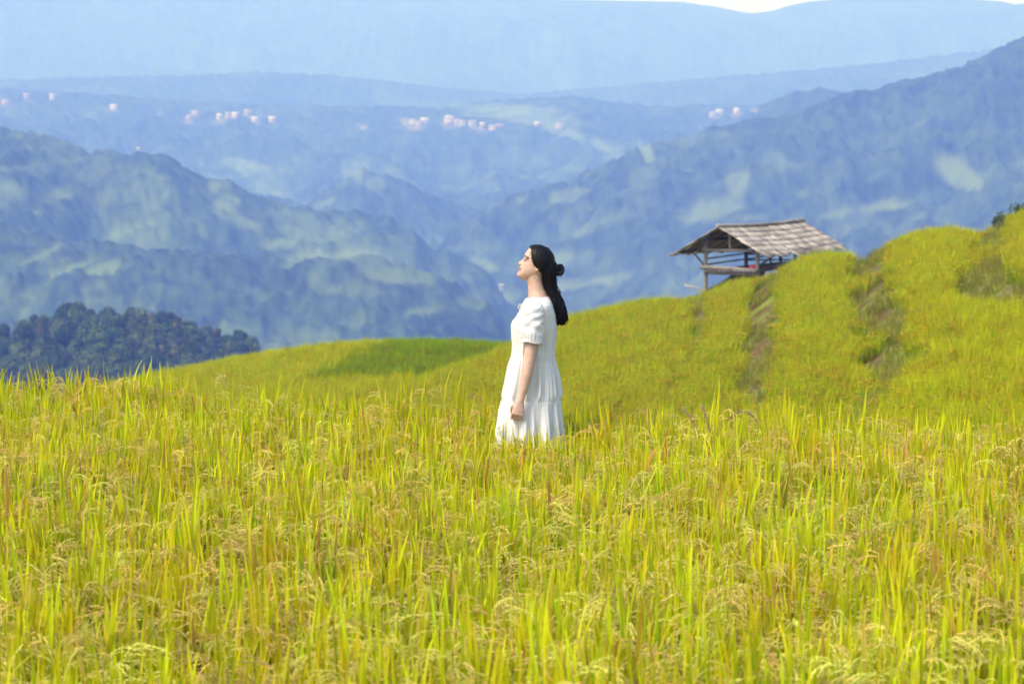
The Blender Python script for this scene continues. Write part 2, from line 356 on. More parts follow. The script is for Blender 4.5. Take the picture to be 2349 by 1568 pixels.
YEL = np.array([0.64, 0.575, 0.008]); GRN = np.array([0.22, 0.345, 0.008]); ORG = np.array([0.50, 0.22, 0.05]); STR = np.array([0.82, 0.68, 0.19]); BRN = np.array([0.30, 0.17, 0.07])
def blade(mb, base, az, lean, L, wd, droop, c0, c1, n=8, fold=0.35, tw=0.3):
    """tapered, V-folded leaf rising from base"""
    t = np.linspace(0, 1, n + 1)
    ang = lean + droop * t ** 2.2
    ds = L / n
    h = np.concatenate([[0], np.cumsum(np.sin(ang[:-1]) * ds)]); z = np.concatenate([[0], np.cumsum(np.cos(ang[:-1]) * ds)])
    ca, sa = math.cos(az), math.sin(az)
    P = np.stack([base[0] + h * ca, base[1] + h * sa, base[2] + z], -1)
    wv = wd * 0.5 * np.minimum(1, 0.45 + 2.4 * t) * (1 - np.clip((t - 0.25) / 0.75, 0, 1) ** 1.6)
    phi = az + math.pi / 2 + tw * (t - 0.3) * 2
    side = np.stack([np.cos(phi), np.sin(phi), 0 * t], -1)
    nrm = np.stack([-np.cos(ang) * ca, -np.cos(ang) * sa, np.sin(ang)], -1)
    l = P + side * wv[:, None] + nrm * (wv * fold)[:, None]; r = P - side * wv[:, None] + nrm * (wv * fold)[:, None]
    V = np.stack([l, P, r], 1).reshape(-1, 3)
    i = np.arange(n)[:, None] * 3; j = np.arange(2)[None]
    Fq = np.stack([i + j, i + j + 1, i + j + 4, i + j + 3], -1).reshape(-1, 4)
    cc = c0 + (c1 - c0) * (t ** 1.7)[:, None]
    mb.add(V, Fq, np.repeat(cc, 3, 0))

def grain(mb, p, d, L, r, col):
    d = d / (np.linalg.norm(d) + 1e-9); a = np.cross(d, (0.3, 0.2, 0.9)); a /= np.linalg.norm(a) + 1e-9; b = np.cross(d, a)
    V = [p, p + d * L * .5 + a * r, p + d * L * .5 - a * r * .5 + b * r * .87, p + d * L * .5 - a * r * .5 - b * r * .87, p + d * L]
    mb.add(V, [[0, 2, 1], [0, 3, 2], [0, 1, 3], [4, 1, 2], [4, 2, 3], [4, 3, 1]], col)

def panicle(mb, base, az, L, rg, up=0.35, arch=2.2, tint=None, dense=1.0, gl=0.0106):
    """arching head of grain: bent axis with drooping side branches carrying grains"""
    n = 12; t = np.linspace(0, 1, n + 1); ang = up + arch * t ** 1.1; ds = L / n
    h = np.concatenate([[0], np.cumsum(np.sin(ang[:-1]) * ds)]); z = np.concatenate([[0], np.cumsum(np.cos(ang[:-1]) * ds)])
    ca, sa = math.cos(az), math.sin(az)
    P = np.stack([base[0] + h * ca, base[1] + h * sa, base[2] + z], -1)
    tint = STR if tint is None else tint
    mb.tube(P, np.linspace(0.0012, 0.0006, n + 1), 3, tint * 0.7, cap=False)
    for k in range(int(7 * dense)):
        f = 0.15 + 0.85 * (k + rg.random()) / (7 * dense); i = min(int(f * n), n - 1); p = P[i] + (P[i + 1] - P[i]) * (f * n - i)
        a0 = ang[i]; d = np.array([math.sin(a0) * ca, math.sin(a0) * sa, math.cos(a0)])
        d = d + rg.normal(0, 0.24, 3); d /= np.linalg.norm(d)
        bl = (0.055 + 0.045 * rg.random()) * (1.15 - 0.5 * f) * L / 0.2
        m = max(4, int(bl / 0.0066)); q = p.copy()
        bc = tint * (0.88 + 0.32 * rg.random()) + (GRN - tint) * 0.30 * rg.random() ** 2
        for j in range(m):
            d = d + np.array([0, 0, -0.10]) ; d /= np.linalg.norm(d)
            q = q + d * bl / m
            grain(mb, q, d + rg.normal(0, 0.16, 3), gl * (0.85 + 0.3 * rg.random()), gl * 0.27, bc * (0.85 + 0.3 * rg.random()))

def leaf_cols(rg):
    y = np.clip(rg.normal(0.62, 0.25), 0, 1)
    c0 = GRN + (YEL - GRN) * y * 0.75; c1 = GRN + (YEL - GRN) * min(1, y + 0.3)
    if rg.random() < 0.055: c1 = c1 + (ORG - c1) * (0.5 + 0.5 * rg.random())
    if rg.random() < 0.015: c0 = c0 + (BRN - c0) * 0.6; c1 = ORG
    k = 0.85 + 0.3 * rg.random()
    return c0 * k, c1 * k

def clump(mb, rg, near=True):
    nt = rg.integers(9, 13)
    for i in range(nt):
        a = rg.random() * 2 * np.pi; r = 0.058 * math.sqrt(rg.random()); bx, by = r * math.cos(a), r * math.sin(a)
        H = 0.64 + 0.14 * rg.random()                       # where the head leaves the sheath
        out = a + rg.normal(0, 0.6); le = 0.04 + 0.10 * rg.random()
        top = np.array([bx + math.cos(out) * math.sin(le) * H, by + math.sin(out) * math.sin(le) * H, H * math.cos(le)])
        mb.tube(np.array([[bx, by, 0], (np.array([bx, by, 0]) + top) / 2 + rg.normal(0, .006, 3), top]), [0.0035, 0.003, 0.0018], 4, GRN * 0.9, cap=False)
        for f, LL, w0 in ((0.92 - 0.3 * rg.random(), 0.235 + 0.12 * rg.random(), 0.0168), (0.90 - 0.35 * rg.random(), 0.245 + 0.13 * rg.random(), 0.0172), (0.60 + 0.12 * rg.random(), 0.32 + 0.14 * rg.random(), 0.0145), (0.36, 0.36, 0.012)):
            c0, c1 = leaf_cols(rg)
            b = np.array([bx, by, 0]) * (1 - f) + top * f
            dr = rg.normal(0.08, 0.14)
            if rg.random() < 0.05: dr = 1.3 + rg.random()
            blade(mb, b, rg.random() * 2 * np.pi, abs(rg.normal(0.06, 0.10)), LL, w0 * (0.75 + 0.5 * rg.random()), dr, c0, c1, tw=rg.normal(0, 0.5))
        for _p in range(int(rg.random() < 0.85)):
            tint = STR if rg.random() < 0.95 else STR * 0.6 + BRN * 0.5
            panicle(mb, top, out + rg.normal(0, 0.8), 0.145 + 0.055 * rg.random(), rg, 0.1 + 0.35 * rg.random(), 1.9 + 0.7 * rg.random(), tint)

def tuft(mb, rg, big=1.0, yel=0.25):
    """coarse rice clump for the terraces behind"""
    for i in range(26):
        a = rg.random() * 2 * np.pi; r = 0.12 * big * math.sqrt(rg.random()); c0, c1 = leaf_cols(rg)
        c0 = c0 + (GRN - c0) * (0.5 - yel); c1 = c1 + (GRN - c1) * (0.5 - yel)
        if yel < 0: c0, c1 = c0 * (.7, .85, .8), c1 * (.7, .85, .8)
        blade(mb, np.array([r * math.cos(a), r * math.sin(a), 0.1]), rg.random() * 2 * np.pi, abs(rg.normal(0.1, 0.14)), (0.55 + 0.25 * rg.random()), 0.022 * big, rg.normal(0.3, 0.3), c0, c1, n=4)
    for i in range(26):
        a = rg.random() * 2 * np.pi; r = 0.15 * big * math.sqrt(rg.random()); az = rg.random() * 6.28
        p = np.array([r * math.cos(a), r * math.sin(a), 0.50 + 0.16 * rg.random()])
        d = np.array([math.cos(az) * 0.8, math.sin(az) * 0.8, -0.25 + 0.7 * rg.random()])
        grain(mb, p, d, 0.11 * big, 0.011 * big, np.array([0.62, 0.49, 0.04]) * (0.7 + 0.5 * rg.random()) * (1 if yel > 0 else .5))

def scatter_object(name, protos, P, vid, rot, scl, material, label=None, cat='rice'):
    """one object: prototype clumps + scatter points in a single mesh, instanced by a node tree"""
    mb = protos.mb; n0 = mb.n; n1 = len(P)
    V = np.concatenate([np.concatenate(mb.V), P])
    f = [np.concatenate(x) for x in (mb.F4, mb.F3) if x]
    me = mesh_from(name, V, f, np.concatenate([np.concatenate(mb.C), np.ones((n1, 3))]), [material])
    def attr(nm, ty, data, key='value'):
        at = me.attributes.new(nm, ty, 'POINT'); at.data.foreach_set(key, np.ascontiguousarray(data).ravel())
    attr('proto', 'INT', np.concatenate([np.array(protos.vid, np.int32), np.full(n1, -1, np.int32)]))
    attr('vid', 'INT', np.concatenate([np.zeros(n0, np.int32), np.asarray(vid, np.int32)]))
    attr('rot', 'FLOAT_VECTOR', np.concatenate([np.zeros((n0, 3), np.float32), np.asarray(rot, np.float32)]), 'vector')
    attr('scl', 'FLOAT_VECTOR', np.concatenate([np.ones((n0, 3), np.float32), np.asarray(scl, np.float32)]), 'vector')
    o = link(name, me)
    g = bpy.data.node_groups.new(name + ' scatter', 'GeometryNodeTree')
    g.interface.new_socket('Geometry', in_out='INPUT', socket_type='NodeSocketGeometry'); g.interface.new_socket('Geometry', in_out='OUTPUT', socket_type='NodeSocketGeometry')
    N, K = g.nodes, g.links
    gi, go = N.new('NodeGroupInput'), N.new('NodeGroupOutput')
    def named(nm, ty):
        a = N.new('GeometryNodeInputNamedAttribute'); a.data_type = ty; a.inputs['Name'].default_value = nm; return a.outputs['Attribute']
    cmp = N.new('FunctionNodeCompare'); cmp.data_type = 'INT'; cmp.operation = 'LESS_THAN'
    pa = named('proto', 'INT'); K.new(pa, [s for s in cmp.inputs if s.name == 'A' and s.enabled][0]); [s for s in cmp.inputs if s.name == 'B' and s.enabled][0].default_value = 0
    sep = N.new('GeometryNodeSeparateGeometry'); sep.domain = 'POINT'
    K.new(gi.outputs[0], sep.inputs['Geometry']); K.new(cmp.outputs[0], sep.inputs['Selection'])
    sti = N.new('GeometryNodeSplitToInstances'); sti.domain = 'POINT'; K.new(sep.outputs['Inverted'], sti.inputs['Geometry']); K.new(pa, sti.inputs['Group ID'])
    iop = N.new('GeometryNodeInstanceOnPoints'); K.new(sep.outputs['Selection'], iop.inputs['Points']); K.new(sti.outputs['Instances'], iop.inputs['Instance'])
    iop.inputs['Pick Instance'].default_value = True
    K.new(named('vid', 'INT'), iop.inputs['Instance Index'])
    e2r = N.new('FunctionNodeEulerToRotation'); K.new(named('rot', 'FLOAT_VECTOR'), e2r.inputs[0]); K.new(e2r.outputs[0], iop.inputs['Rotation'])
    K.new(named('scl', 'FLOAT_VECTOR'), iop.inputs['Scale'])
    K.new(iop.outputs[0], go.inputs[0])
    md = o.modifiers.new('scatter', 'NODES'); md.node_group = g
    return tag(o, label, cat if label else None, kind='stuff')

M_rice = mat('rice leaf and grain', 0.55, translucent=0.36, spec=0.10, tcol=(1.1, 1.05, 0.7), rnd=1.0)
M_rice2 = mat('terrace rice', 0.7, translucent=0.42, spec=0.05, tcol=(1.1, 1.05, 0.7), rnd=0.8)
WX, WY = 0.15, 13.9                                           # the woman's place
def jitter_grid(x0, x1, y0, y1, d, rg):
    X, Y = np.meshgrid(np.arange(x0, x1, d), np.arange(y0, y1, d)); X = X.ravel() + rg.uniform(-.4, .4, X.size) * d; Y = Y.ravel() + rg.uniform(-.4, .4, X.size) * d
    return X, Y
pr = Proto(); NV = 20
for k in range(NV): clump(pr.mb, np.random.default_rng(100 + k)); pr.close(k)
X, Y = jitter_grid(-8, 8, 3.4, 17.5, 0.168, rng)
ok = (np.abs(X) < 0.23 * Y + 3.2) & (Y < edge_y(X) + 0.05) & ((X - WX) ** 2 + ((Y - WY)) ** 2 > 0.30 ** 2)
X, Y = X[ok], Y[ok]; n = len(X)
hs = 0.905 + 0.16 * fbm(X * 0.8, Y * 0.8, 301, 2) + rng.normal(0, 0.045, n)
hs = hs * np.where((np.abs(X - WX) < .42) & (Y < WY) & (Y > WY - 1.3), .97, 1.0)
scl = np.stack([1.05 + 0 * hs, 1.05 + 0 * hs, hs], -1)
rot = np.stack([rng.normal(0, 0.07, n), rng.normal(0.02, 0.07, n), rng.uniform(0, 6.28, n)], -1)
scatter_object('rice_field', pr, np.stack([X, Y, 0 * X], -1), rng.integers(0, NV, n), rot, scl, M_rice, 'ripe yellow green rice with drooping grain heads filling the foreground field', 'rice')

pr2 = Proto(); NT = 10
for k in range(NT): tuft(pr2.mb, np.random.default_rng(200 + k)); pr2.close(k)
for k in range(4): tuft(pr2.mb, np.random.default_rng(240 + k), yel=-0.1); pr2.close(NT + k)
for k in range(5): tuft(pr2.mb, np.random.default_rng(260 + k), yel=0.03); pr2.close(NT + 4 + k)
def slope_at(x, y, e=0.12):
    return np.hypot((ground_z(x + e, y) - ground_z(x - e, y)) / (2 * e), (ground_z(x, y + e) - ground_z(x, y - e)) / (2 * e))
parts = []
for y0, y1, d in ((15, 34, 0.24), (34, 52, 0.26), (52, 72, 0.30), (72, 98, 0.36)):
    parts.append(jitter_grid(-26, 30, y0, y1, d, rng))
X = np.concatenate([p[0] for p in parts]); Y = np.concatenate([p[1] for p in parts])
ok = (np.abs(X) < 0.235 * Y + 2.0) & (Y > edge_y(X) + 1.2)
X, Y = X[ok], Y[ok]
inb = np.zeros(len(X), bool); Vt = proj(X, Y, ground_z(X, Y) + CROP)[1]
for L_, w_, vl in ((L0, .9, 2000), (L1, .95, 835), (L2, .75, 850), (L3, .34, 830)):
    d_ = sdist(X, Y, L_) + 0.45 * (fbm(X * 0.55, Y * 0.4, 31, 3) - 0.5); wv = w_ * (0.45 + 0.75 * smooth(0.34, 0.55, fbm(X * 0.3, Y * 0.22, 345, 2))); inb |= (d_ > -wv * np.where(Vt < vl, 1, .5)) & (d_ < 0.0)
U, Vv = proj(X, Y, ground_z(X, Y) + 0.5)
ok = (~inb | (mound_z(X, Y) > hill_z(X, Y)) | (np.abs(U - CX) < 0)) & ((X > -4) | (Y > 45)) & (Vv < 1180)
X, Y = X[ok], Y[ok]; n = len(X); Z = ground_z(X, Y)
U, Vv = proj(X, Y, Z)
is_mound = mound_z(X, Y) > hill_z(X, Y)
xg = X / Y
greenf = is_mound & (U > 735 + 2.0 * (893 - Vv) + rng.normal(0, 18, n)) & (Y > 71.5)
vid = np.where(greenf, NT + rng.integers(0, 4, n), rng.integers(0, NT, n))
on1, on2, on3 = sdist(X, Y, L1) > 0, sdist(X, Y, L2) > 0, sdist(X, Y, L3) > 0
pg = np.where(is_mound, .2, np.where(on1, .0, np.where(on2, .72, np.where(on3, 1.0, .75))))
vid = np.where(~greenf & (rng.random(n) < pg), NT + 4 + rng.integers(0, 5, n), vid)
kk = np.where(Y > 72, 1.45, np.where(Y > 52, 1.25, 1.08)); edge_ = np.min([np.where(sdist(X, Y, L_) > -.1, sdist(X, Y, L_), 9) for L_ in (L0, L1, L2, L3)], axis=0)
foot_ = np.max([np.where(sdist(X, Y, L_) < 0, sdist(X, Y, L_), -9) for L_ in (L0, L1, L2, L3)], axis=0)
hh = (0.74 + 0.26 * (1 - smooth(-2.0, -0.6, foot_))) * (0.62 + 0.38 * smooth(-0.1, 0.9, edge_)) * (0.80 + 0.22 * fbm(X * 0.7, Y * 0.5, 311, 3) + rng.normal(0, 0.05, n))
scatter_object('terrace_rice', pr2, np.stack([X, Y, Z - 0.05], -1), vid, np.stack([rng.normal(0, .08, n), rng.normal(0, .08, n), rng.uniform(0, 6.28, n)], -1), np.stack([kk, kk, hh], -1), M_rice2, 'ripe rice covering the stepped terraces and mound behind the field', 'rice')

# weeds and dry grass on the terrace banks
def weed(mb, rg):
    for i in range(34):
        a = rg.random() * 2 * np.pi; r = 0.16 * math.sqrt(rg.random()); y = rg.random()
        c0 = np.array([.26, .27, .04]) * (0.7 + .6 * rg.random()); c1 = c0 + (np.array([.46, .37, .10]) - c0) * y * .8
        blade(mb, np.array([r * math.cos(a), r * math.sin(a), 0]), rg.random() * 6.28, abs(rg.normal(.35, .25)), .14 + .16 * rg.random(), .016, rg.normal(.8, .5), c0, c1, n=4)
pr3 = Proto()
for k in range(6): weed(pr3.mb, np.random.default_rng(700 + k)); pr3.close(k)
X, Y = jitter_grid(-3, 20, 24, 72, 0.21, rng); ok = np.abs(X) < 0.235 * Y + 1; X, Y = X[ok], Y[ok]
inb = np.zeros(len(X), bool)
for L_, w_ in ((L0, .9), (L1, .95), (L2, .75), (L3, .5)):
    d_ = sdist(X, Y, L_) + 0.45 * (fbm(X * 0.55, Y * 0.4, 31, 3) - 0.5); inb |= (d_ > -w_ * 1.0) & (d_ < 0.15)
ok = inb & (fbm(X * 0.9, Y * 0.6, 333, 3) > 0.57 - 0.1 * rng.random(len(X))); X, Y = X[ok], Y[ok]; m_ = len(X)
scatter_object('bank_weeds', pr3, np.stack([X, Y, ground_z(X, Y) - 0.02], -1), rng.integers(0, 6, m_), np.stack([rng.normal(0, .2, m_), rng.normal(0, .2, m_), rng.uniform(0, 6.28, m_)], -1), np.repeat(rng.uniform(.7, 1.4, m_)[:, None], 3, 1), M_rice2, 'low olive weeds and dry grass growing on the earth banks between the terraces', 'weeds')
print('terrace clumps', n, 'weeds', m_)

# ------------------------------------------------------------------ the woman
SC = WY / F                                                  # metres per photo unit at her distance
def wp(u, v, dy=0.0):
    p = pt(u, v, WY); return np.array([p[0], WY + dy, p[2]])
def z1(zx, zy): return ((1950 + zx / 3.485) * 0.5735, (930 + zy / 3.485) * 0.5735)
HC = wp(*z1(690, 400)); TILT = R(22)
UPV = np.array([math.sin(TILT), 0, math.cos(TILT)]); FWV = np.array([-math.cos(TILT), 0, math.sin(TILT)])
s1 = SC * 0.5735 / 3.485
def hf(zx, zy):
    px, pz = (zx - 690) * s1, -(zy - 400) * s1
    return px * math.sin(TILT) + pz * math.cos(TILT), -px * math.cos(TILT) + pz * math.sin(TILT)
def hpos(up, fw, y): return HC + np.multiply.outer(np.asarray(up, float), UPV) + np.multiply.outer(np.asarray(fw, float), FWV) + np.multiply.outer(np.asarray(y, float), np.array([0, 1, 0]))
# front profile without the nose (photo zoom points), sorted by height on the face
prof = [hf(a, b) for a, b in [(452, 640), (428, 618), (409, 592), (419, 562), (430, 545), (440, 520), (447, 500), (458, 470), (470, 440), (487, 405), (503, 372), (508, 345), (511, 318), (528, 285), (548, 255), (578, 222)]] + [(0.066, 0.048), (0.078, 0.022), (0.0835, -0.004)]
prof = sorted(prof); pu = np.array([p[0] for p in prof]); pf = np.array([p[1] for p in prof])
bk_u = [-0.135, -0.11, -0.085, -0.06, -0.03, 0.0, 0.03, 0.055, 0.072, 0.0835]; bk_f = [0.012, -0.004, -0.03, -0.062, -0.084, -0.094, -0.088, -0.070, -0.046, -0.012]
wd_u = [-0.135, -0.122, -0.112, -0.095, -0.07, -0.045, -0.02, 0.01, 0.035, 0.058, 0.074, 0.0835]; wd_w = [0.012, 0.022, 0.032, 0.047, 0.058, 0.064, 0.068, 0.072, 0.069, 0.056, 0.035, 0.004]
def sinterp(x, xs, ys, sig=0.006):
    g = np.linspace(-0.16, 0.11, 541); yv = np.interp(g, xs, ys); k = np.exp(-0.5 * (np.arange(-40, 41) * 0.0005 / sig) ** 2); k /= k.sum()
    return np.interp(x, g, np.convolve(np.pad(yv, 40, mode='edge'), k, 'valid'))
def head_rings(off=None, nu=44, n=56):
    ups = np.linspace(-0.128, 0.0834, nu); th = np.arange(n) * 2 * np.pi / n; V = []
    for u in ups:
        f, b, wv = sinterp(u, pu, pf, 0.0022), sinterp(u, bk_u, bk_f), sinterp(u, wd_u, wd_w, 0.005)
        m = b + (f - b) * 0.42
        cc, ss = np.cos(th), np.sin(th)
        e = 2 / 2.5 if u < 0.03 else 1.0
        fr = np.where(cc >= 0, (f - m) * np.abs(cc) ** 0.92, -(m - b) * np.abs(cc))
        y = wv * np.sign(ss) * np.abs(ss) ** (0.92)
        V.append(np.stack([np.full(n, u), m + fr, y], -1))
    return np.array(V)                                        # (nu, n, 3) in head frame (up, fwd, y)
def ring_mesh(mb, W, col=(1, 1, 1)):
    nu, n, _ = W.shape
    i = np.arange(nu - 1)[:, None] * n; j = np.arange(n)[None]; k = (j + 1) % n
    Fq = np.stack([i + j, i + k, i + n + k, i + n + j], -1).reshape(-1, 4)
    V = np.concatenate([W.reshape(-1, 3), [W[0].mean(0)], [W[-1].mean(0)]]); o = nu * n
    jj = np.arange(n); kk = (jj + 1) % n
    F3 = np.concatenate([np.stack([jj * 0 + o, kk, jj], -1), np.stack([jj * 0 + o + 1, (nu - 1) * n + jj, (nu - 1) * n + kk], -1)])
    mb.V.append(V); mb.F4.append(Fq + mb.n); mb.F3.append(F3 + mb.n); mb.C.append(np.broadcast_to(np.asarray(col, float), (len(V), 3))); mb.n += len(V)

body = MB()
hr = head_rings(); ring_mesh(body, hpos(hr[..., 0], hr[..., 1], hr[..., 2]))
def hz1(zx, zy, y=0.0): a, b = hf(zx, zy); return hpos(a, b, y)
HROT = np.stack([FWV, np.array([0, 1, 0]), UPV], 1)           # local x = forward, y, z = up
# nose: bridge, tip, wings
NB = np.array([hz1(503, 378), hz1(488, 395), hz1(468, 412), hz1(449, 428)]); body.tube(NB, [0.006, 0.007, 0.008, 0.0095], 10, rad2=[0.006, 0.0075, 0.009, 0.010])
body.ball(hz1(445, 432), (0.0085, 0.0095, 0.008), HROT)
for sg in (-1, 1): body.ball(hz1(461, 440, sg * 0.0115), (0.0095, 0.0065, 0.0075), HROT)
body.ball(hz1(456, 452), (0.009, 0.006, 0.008), HROT)
# lips, chin, brows, cheeks
body.ball(hz1(450, 497), (0.0075, 0.018, 0.0048), HROT); body.ball(hz1(450, 519), (0.0075, 0.016, 0.0055), HROT)
body.ball(hz1(436, 588), (0.012, 0.017, 0.012), HROT)
for sg in (-1, 1):
    body.ball(hz1(545, 345, sg * 0.034), (0.014, 0.022, 0.007), HROT)
    body.ball(hz1(540, 378, sg * 0.032), (0.0115, 0.0135, 0.0095), HROT)          # closed eyelid over the eyeball
    # ear: rim, lobe, concha
    ez = np.array([hz1(672, 470, sg * .066), hz1(680, 438, sg * .071), hz1(703, 436, sg * .076), hz1(722, 458, sg * .078), hz1(722, 485, sg * .077), hz1(700, 510, sg * .072), hz1(678, 524, sg * .067)])
    body.tube(ez, [0.004, 0.005, 0.0055, 0.0055, 0.005, 0.006, 0.006], 8)
    body.ball(hz1(697, 482, sg * .066), (0.014, 0.006, 0.019), HROT)
# neck, torso, hips
def ell(P, rx, ry, n=40):
    P = np.asarray(P, float); th = np.arange(n) * 2 * np.pi / n
    return np.stack([P[:, None, 0] + np.cos(th)[None] * np.asarray(rx)[:, None], P[:, None, 1] + np.sin(th)[None] * np.asarray(ry)[:, None], np.broadcast_to(P[:, 2][:, None], (len(P), n))], -1)
body.tube(np.array([hz1(640, 520), hz1(655, 600), hz1(672, 700), hz1(688, 800), hz1(708, 900), hz1(715, 960)]), [0.058, 0.050, 0.0475, 0.050, 0.060, 0.07], 20, rad2=[0.056, 0.052, 0.050, 0.054, 0.068, 0.09])
tv = [684, 694, 706, 725, 747, 780, 815, 850, 880, 905, 925]
ring_mesh(body, ell([wp(u, v) for u, v in zip([1238, 1235, 1232, 1229, 1226, 1226, 1227, 1228, 1228, 1228, 1228], tv)], [0.05, .068, .082, .098, .108, .098, .085, .098, .112, .112, .10], [0.07, .12, .165, .172, .155, .142, .13, .15, .172, .172, .165])[::-1])
zg = 0.0
for sg in (-1, 1):
    kx = wp(1228, 900)[0]
    body.tube(np.array([[kx, WY + sg * .085, wp(0, 895)[2]], [kx - .005, WY + sg * .085, .62], [kx, WY + sg * .08, .44], [kx + .012, WY + sg * .08, .30], [kx + .01, WY + sg * .078, .09], [kx + .005, WY + sg * .078, 0.045]]), [.088, .075, .054, .054, .036, .034], 16)
    body.tube(np.array([[kx + .045, WY + sg * .078, .035], [kx, WY + sg * .078, .042], [kx - .08, WY + sg * .08, .030], [kx - .17, WY + sg * .085, .018]]), [.03, .036, .038, .022], 12, rad2=[.03, .035, .027, .014])
def sleeve_path(sg): return np.array([wp(1228, 701, sg * .150), wp(1221, 712, sg * .178), wp(1217, 735, sg * .197), wp(1217, 760, sg * .207), wp(1218, 781, sg * .212)])
for sg in (-1, 1):
    A = np.array([wp(1229, 703, sg * .135), wp(1224, 712, sg * .172), wp(1220, 745, sg * .198), wp(1217.5, 785, sg * .213), wp(1215, 812, sg * .222), wp(1211, 832, sg * .229), wp(1207.5, 850, sg * .236), wp(1202, 875, sg * .246), wp(1196, 898, sg * .255), wp(1193.5, 910, sg * .258)])
    body.tube(A, [.040, .041, .041, .036, .034, .035, .034, .029, .0215, .0205], 18, rad2=[.038, .040, .042, .037, .035, .035, .034, .026, .019, .018], up=(0, 1, 0))
    # hand hanging, back of the hand outward, fingers curled in; palm then four fingers and thumb
    w0, kn = wp(1193.5, 908, sg * .258), wp(1186.5, 941, sg * .264)
    ax = kn - w0; ax /= np.linalg.norm(ax); sdv = np.cross(ax, (0, sg * 1.0, 0)); sdv /= np.linalg.norm(sdv)   # sdv: across the palm
    if sdv[0] > 0: sdv = -sdv                                 # towards her front
    inn = np.array([0, -sg * 1.0, 0])
    PL = np.array([w0, w0 + ax * .025, w0 + ax * .055, kn]); body.tube(PL, [.021, .029, .036, .035], 16, rad2=[.018, .016, .015, .012], up=(0, 1, 0))
    for q, (off, L) in enumerate(((.0275, .040), (.0095, .044), (-.0085, .041), (-.0255, .033))):
        b0 = kn + sdv * off - ax * .006
        d1 = ax * .80 + inn * .55 + sdv * .02 * (1 - q); d1 /= np.linalg.norm(d1)
        d2 = ax * -.05 + inn * 1.0; d2 /= np.linalg.norm(d2)
        d3 = ax * -.80 + inn * .45; d3 /= np.linalg.norm(d3)
        p1 = b0 + d1 * L; p2 = p1 + d2 * L * .62; p3 = p2 + d3 * L * .5
        body.tube(np.array([b0, (b0 + p1) / 2, p1, (p1 + p2) / 2, p2, p3]), [.0088, .0080, .0082, .0072, .0074, .0058], 10)
        body.ball(b0 + inn * -.002, (.0095, .0095, .0095))
        body.ball(p3, (.0058, .0058, .0058))
    t0 = w0 + ax * .022 + sdv * .020 + inn * .006; t1 = t0 + (ax * .7 + sdv * .55 + inn * .45) * .034; t2 = t1 + (ax * .9 + sdv * -.05 + inn * .5) * .030; t3 = t2 + (ax * .85 + sdv * -.35 + inn * .5) * .024
    body.tube(np.array([t0, t1, t2, t3]), [.0125, .0105, .0088, .0065], 10); body.ball(t3, (.0065, .0065, .0065))
tmp = link('person', body.mesh('person')); rm = tmp.modifiers.new('r', 'REMESH'); rm.mode = 'VOXEL'; rm.voxel_size = 0.0031; rm.use_smooth_shade = True
sm_ = tmp.modifiers.new('s', 'SMOOTH'); sm_.iterations = 5; sm_.factor = 0.5
dg = bpy.context.evaluated_depsgraph_get(); pme = bpy.data.meshes.new_from_object(tmp.evaluated_get(dg)); tmp.modifiers.clear(); tmp.data = pme
nv = len(pme.vertices); co = np.zeros(nv * 3, np.float32); pme.vertices.foreach_get('co', co); co = co.reshape(-1, 3).astype(float)
rel = co - HC; hu, hfw, hyy = rel @ UPV, rel @ FWV, rel[:, 1]
skin = np.array([0.52, 0.325, 0.23]); cs = np.tile(skin, (nv, 1))
def blob(c, r, hyc=None):
    a, b = hf(*c); d = ((hu - a) / r[0]) ** 2 + ((hfw - b) / r[1]) ** 2
    if hyc is not None: d = d + ((np.abs(hyy) - hyc[0]) / hyc[1]) ** 2
    return d
def paint(mask, colr): global cs; cs = cs + (np.array(colr) - cs) * np.clip(mask, 0, 1)[:, None]
inhead = (hu > -0.13) & (np.linalg.norm(rel, axis=1) < 0.2)
lip = inhead & (hfw > hf(470, 507)[1])
paint(lip * smooth(1.3, 0.8, blob((440, 496), (0.0062, 0.030))), (0.33, 0.13, 0.11))
paint(lip * smooth(1.3, 0.8, blob((440, 519), (0.0070, 0.030))), (0.42, 0.19, 0.16))
paint(lip * smooth(1.0, 0.6, blob((455, 507), (0.0022, 0.020))), (0.10, 0.02, 0.02))
# brow and lashes follow lines on the face side
def line_mask(pts, wdt):
    q = np.array([hf(*p) for p in pts]); best = np.full(nv, 9.0)
    for a, b in zip(q[:-1], q[1:]):
        d = b - a; tt = np.clip(((hu - a[0]) * d[0] + (hfw - a[1]) * d[1]) / (d @ d), 0, 1)
        best = np.minimum(best, np.hypot(hu - a[0] - tt * d[0], hfw - a[1] - tt * d[1]))
    return smooth(wdt, wdt * 0.5, best) * inhead * (np.abs(hyy) > 0.008) * (hfw > 0.02)
paint(line_mask([(508, 328), (525, 322), (545, 330), (572, 352)], 0.0042), (0.045, 0.03, 0.025))
paint(line_mask([(500, 380), (515, 385), (538, 383)], 0.0036), (0.03, 0.02, 0.018))
paint(inhead * smooth(1, 0.5, blob((452, 450), (0.0035, 0.006), (0.009, 0.005))), (0.12, 0.05, 0.035))
paint(inhead * smooth(1, 0.4, blob((692, 478), (0.009, 0.007), (0.072, 0.012))), (0.20, 0.09, 0.06))
ca = pme.color_attributes.new('col', 'FLOAT_COLOR', 'POINT'); c4 = np.ones((nv, 4), np.float32); c4[:, :3] = cs; ca.data.foreach_set('color', c4.ravel())
M_skin = mat('skin', 0.48, spec=0.35, noise=(45, 0.12)); pb = M_skin.node_tree.nodes['Principled BSDF']
pb.inputs['Subsurface Weight'].default_value = 0.12; pb.inputs['Subsurface Radius'].default_value = (0.012, 0.005, 0.003); pb.inputs['Subsurface Scale'].default_value = 1.0
pme.materials.clear(); pme.materials.append(M_skin)
person = tmp; tag(person, 'woman in loose white tiered dress standing in rice, eyes closed, chin raised', 'person')

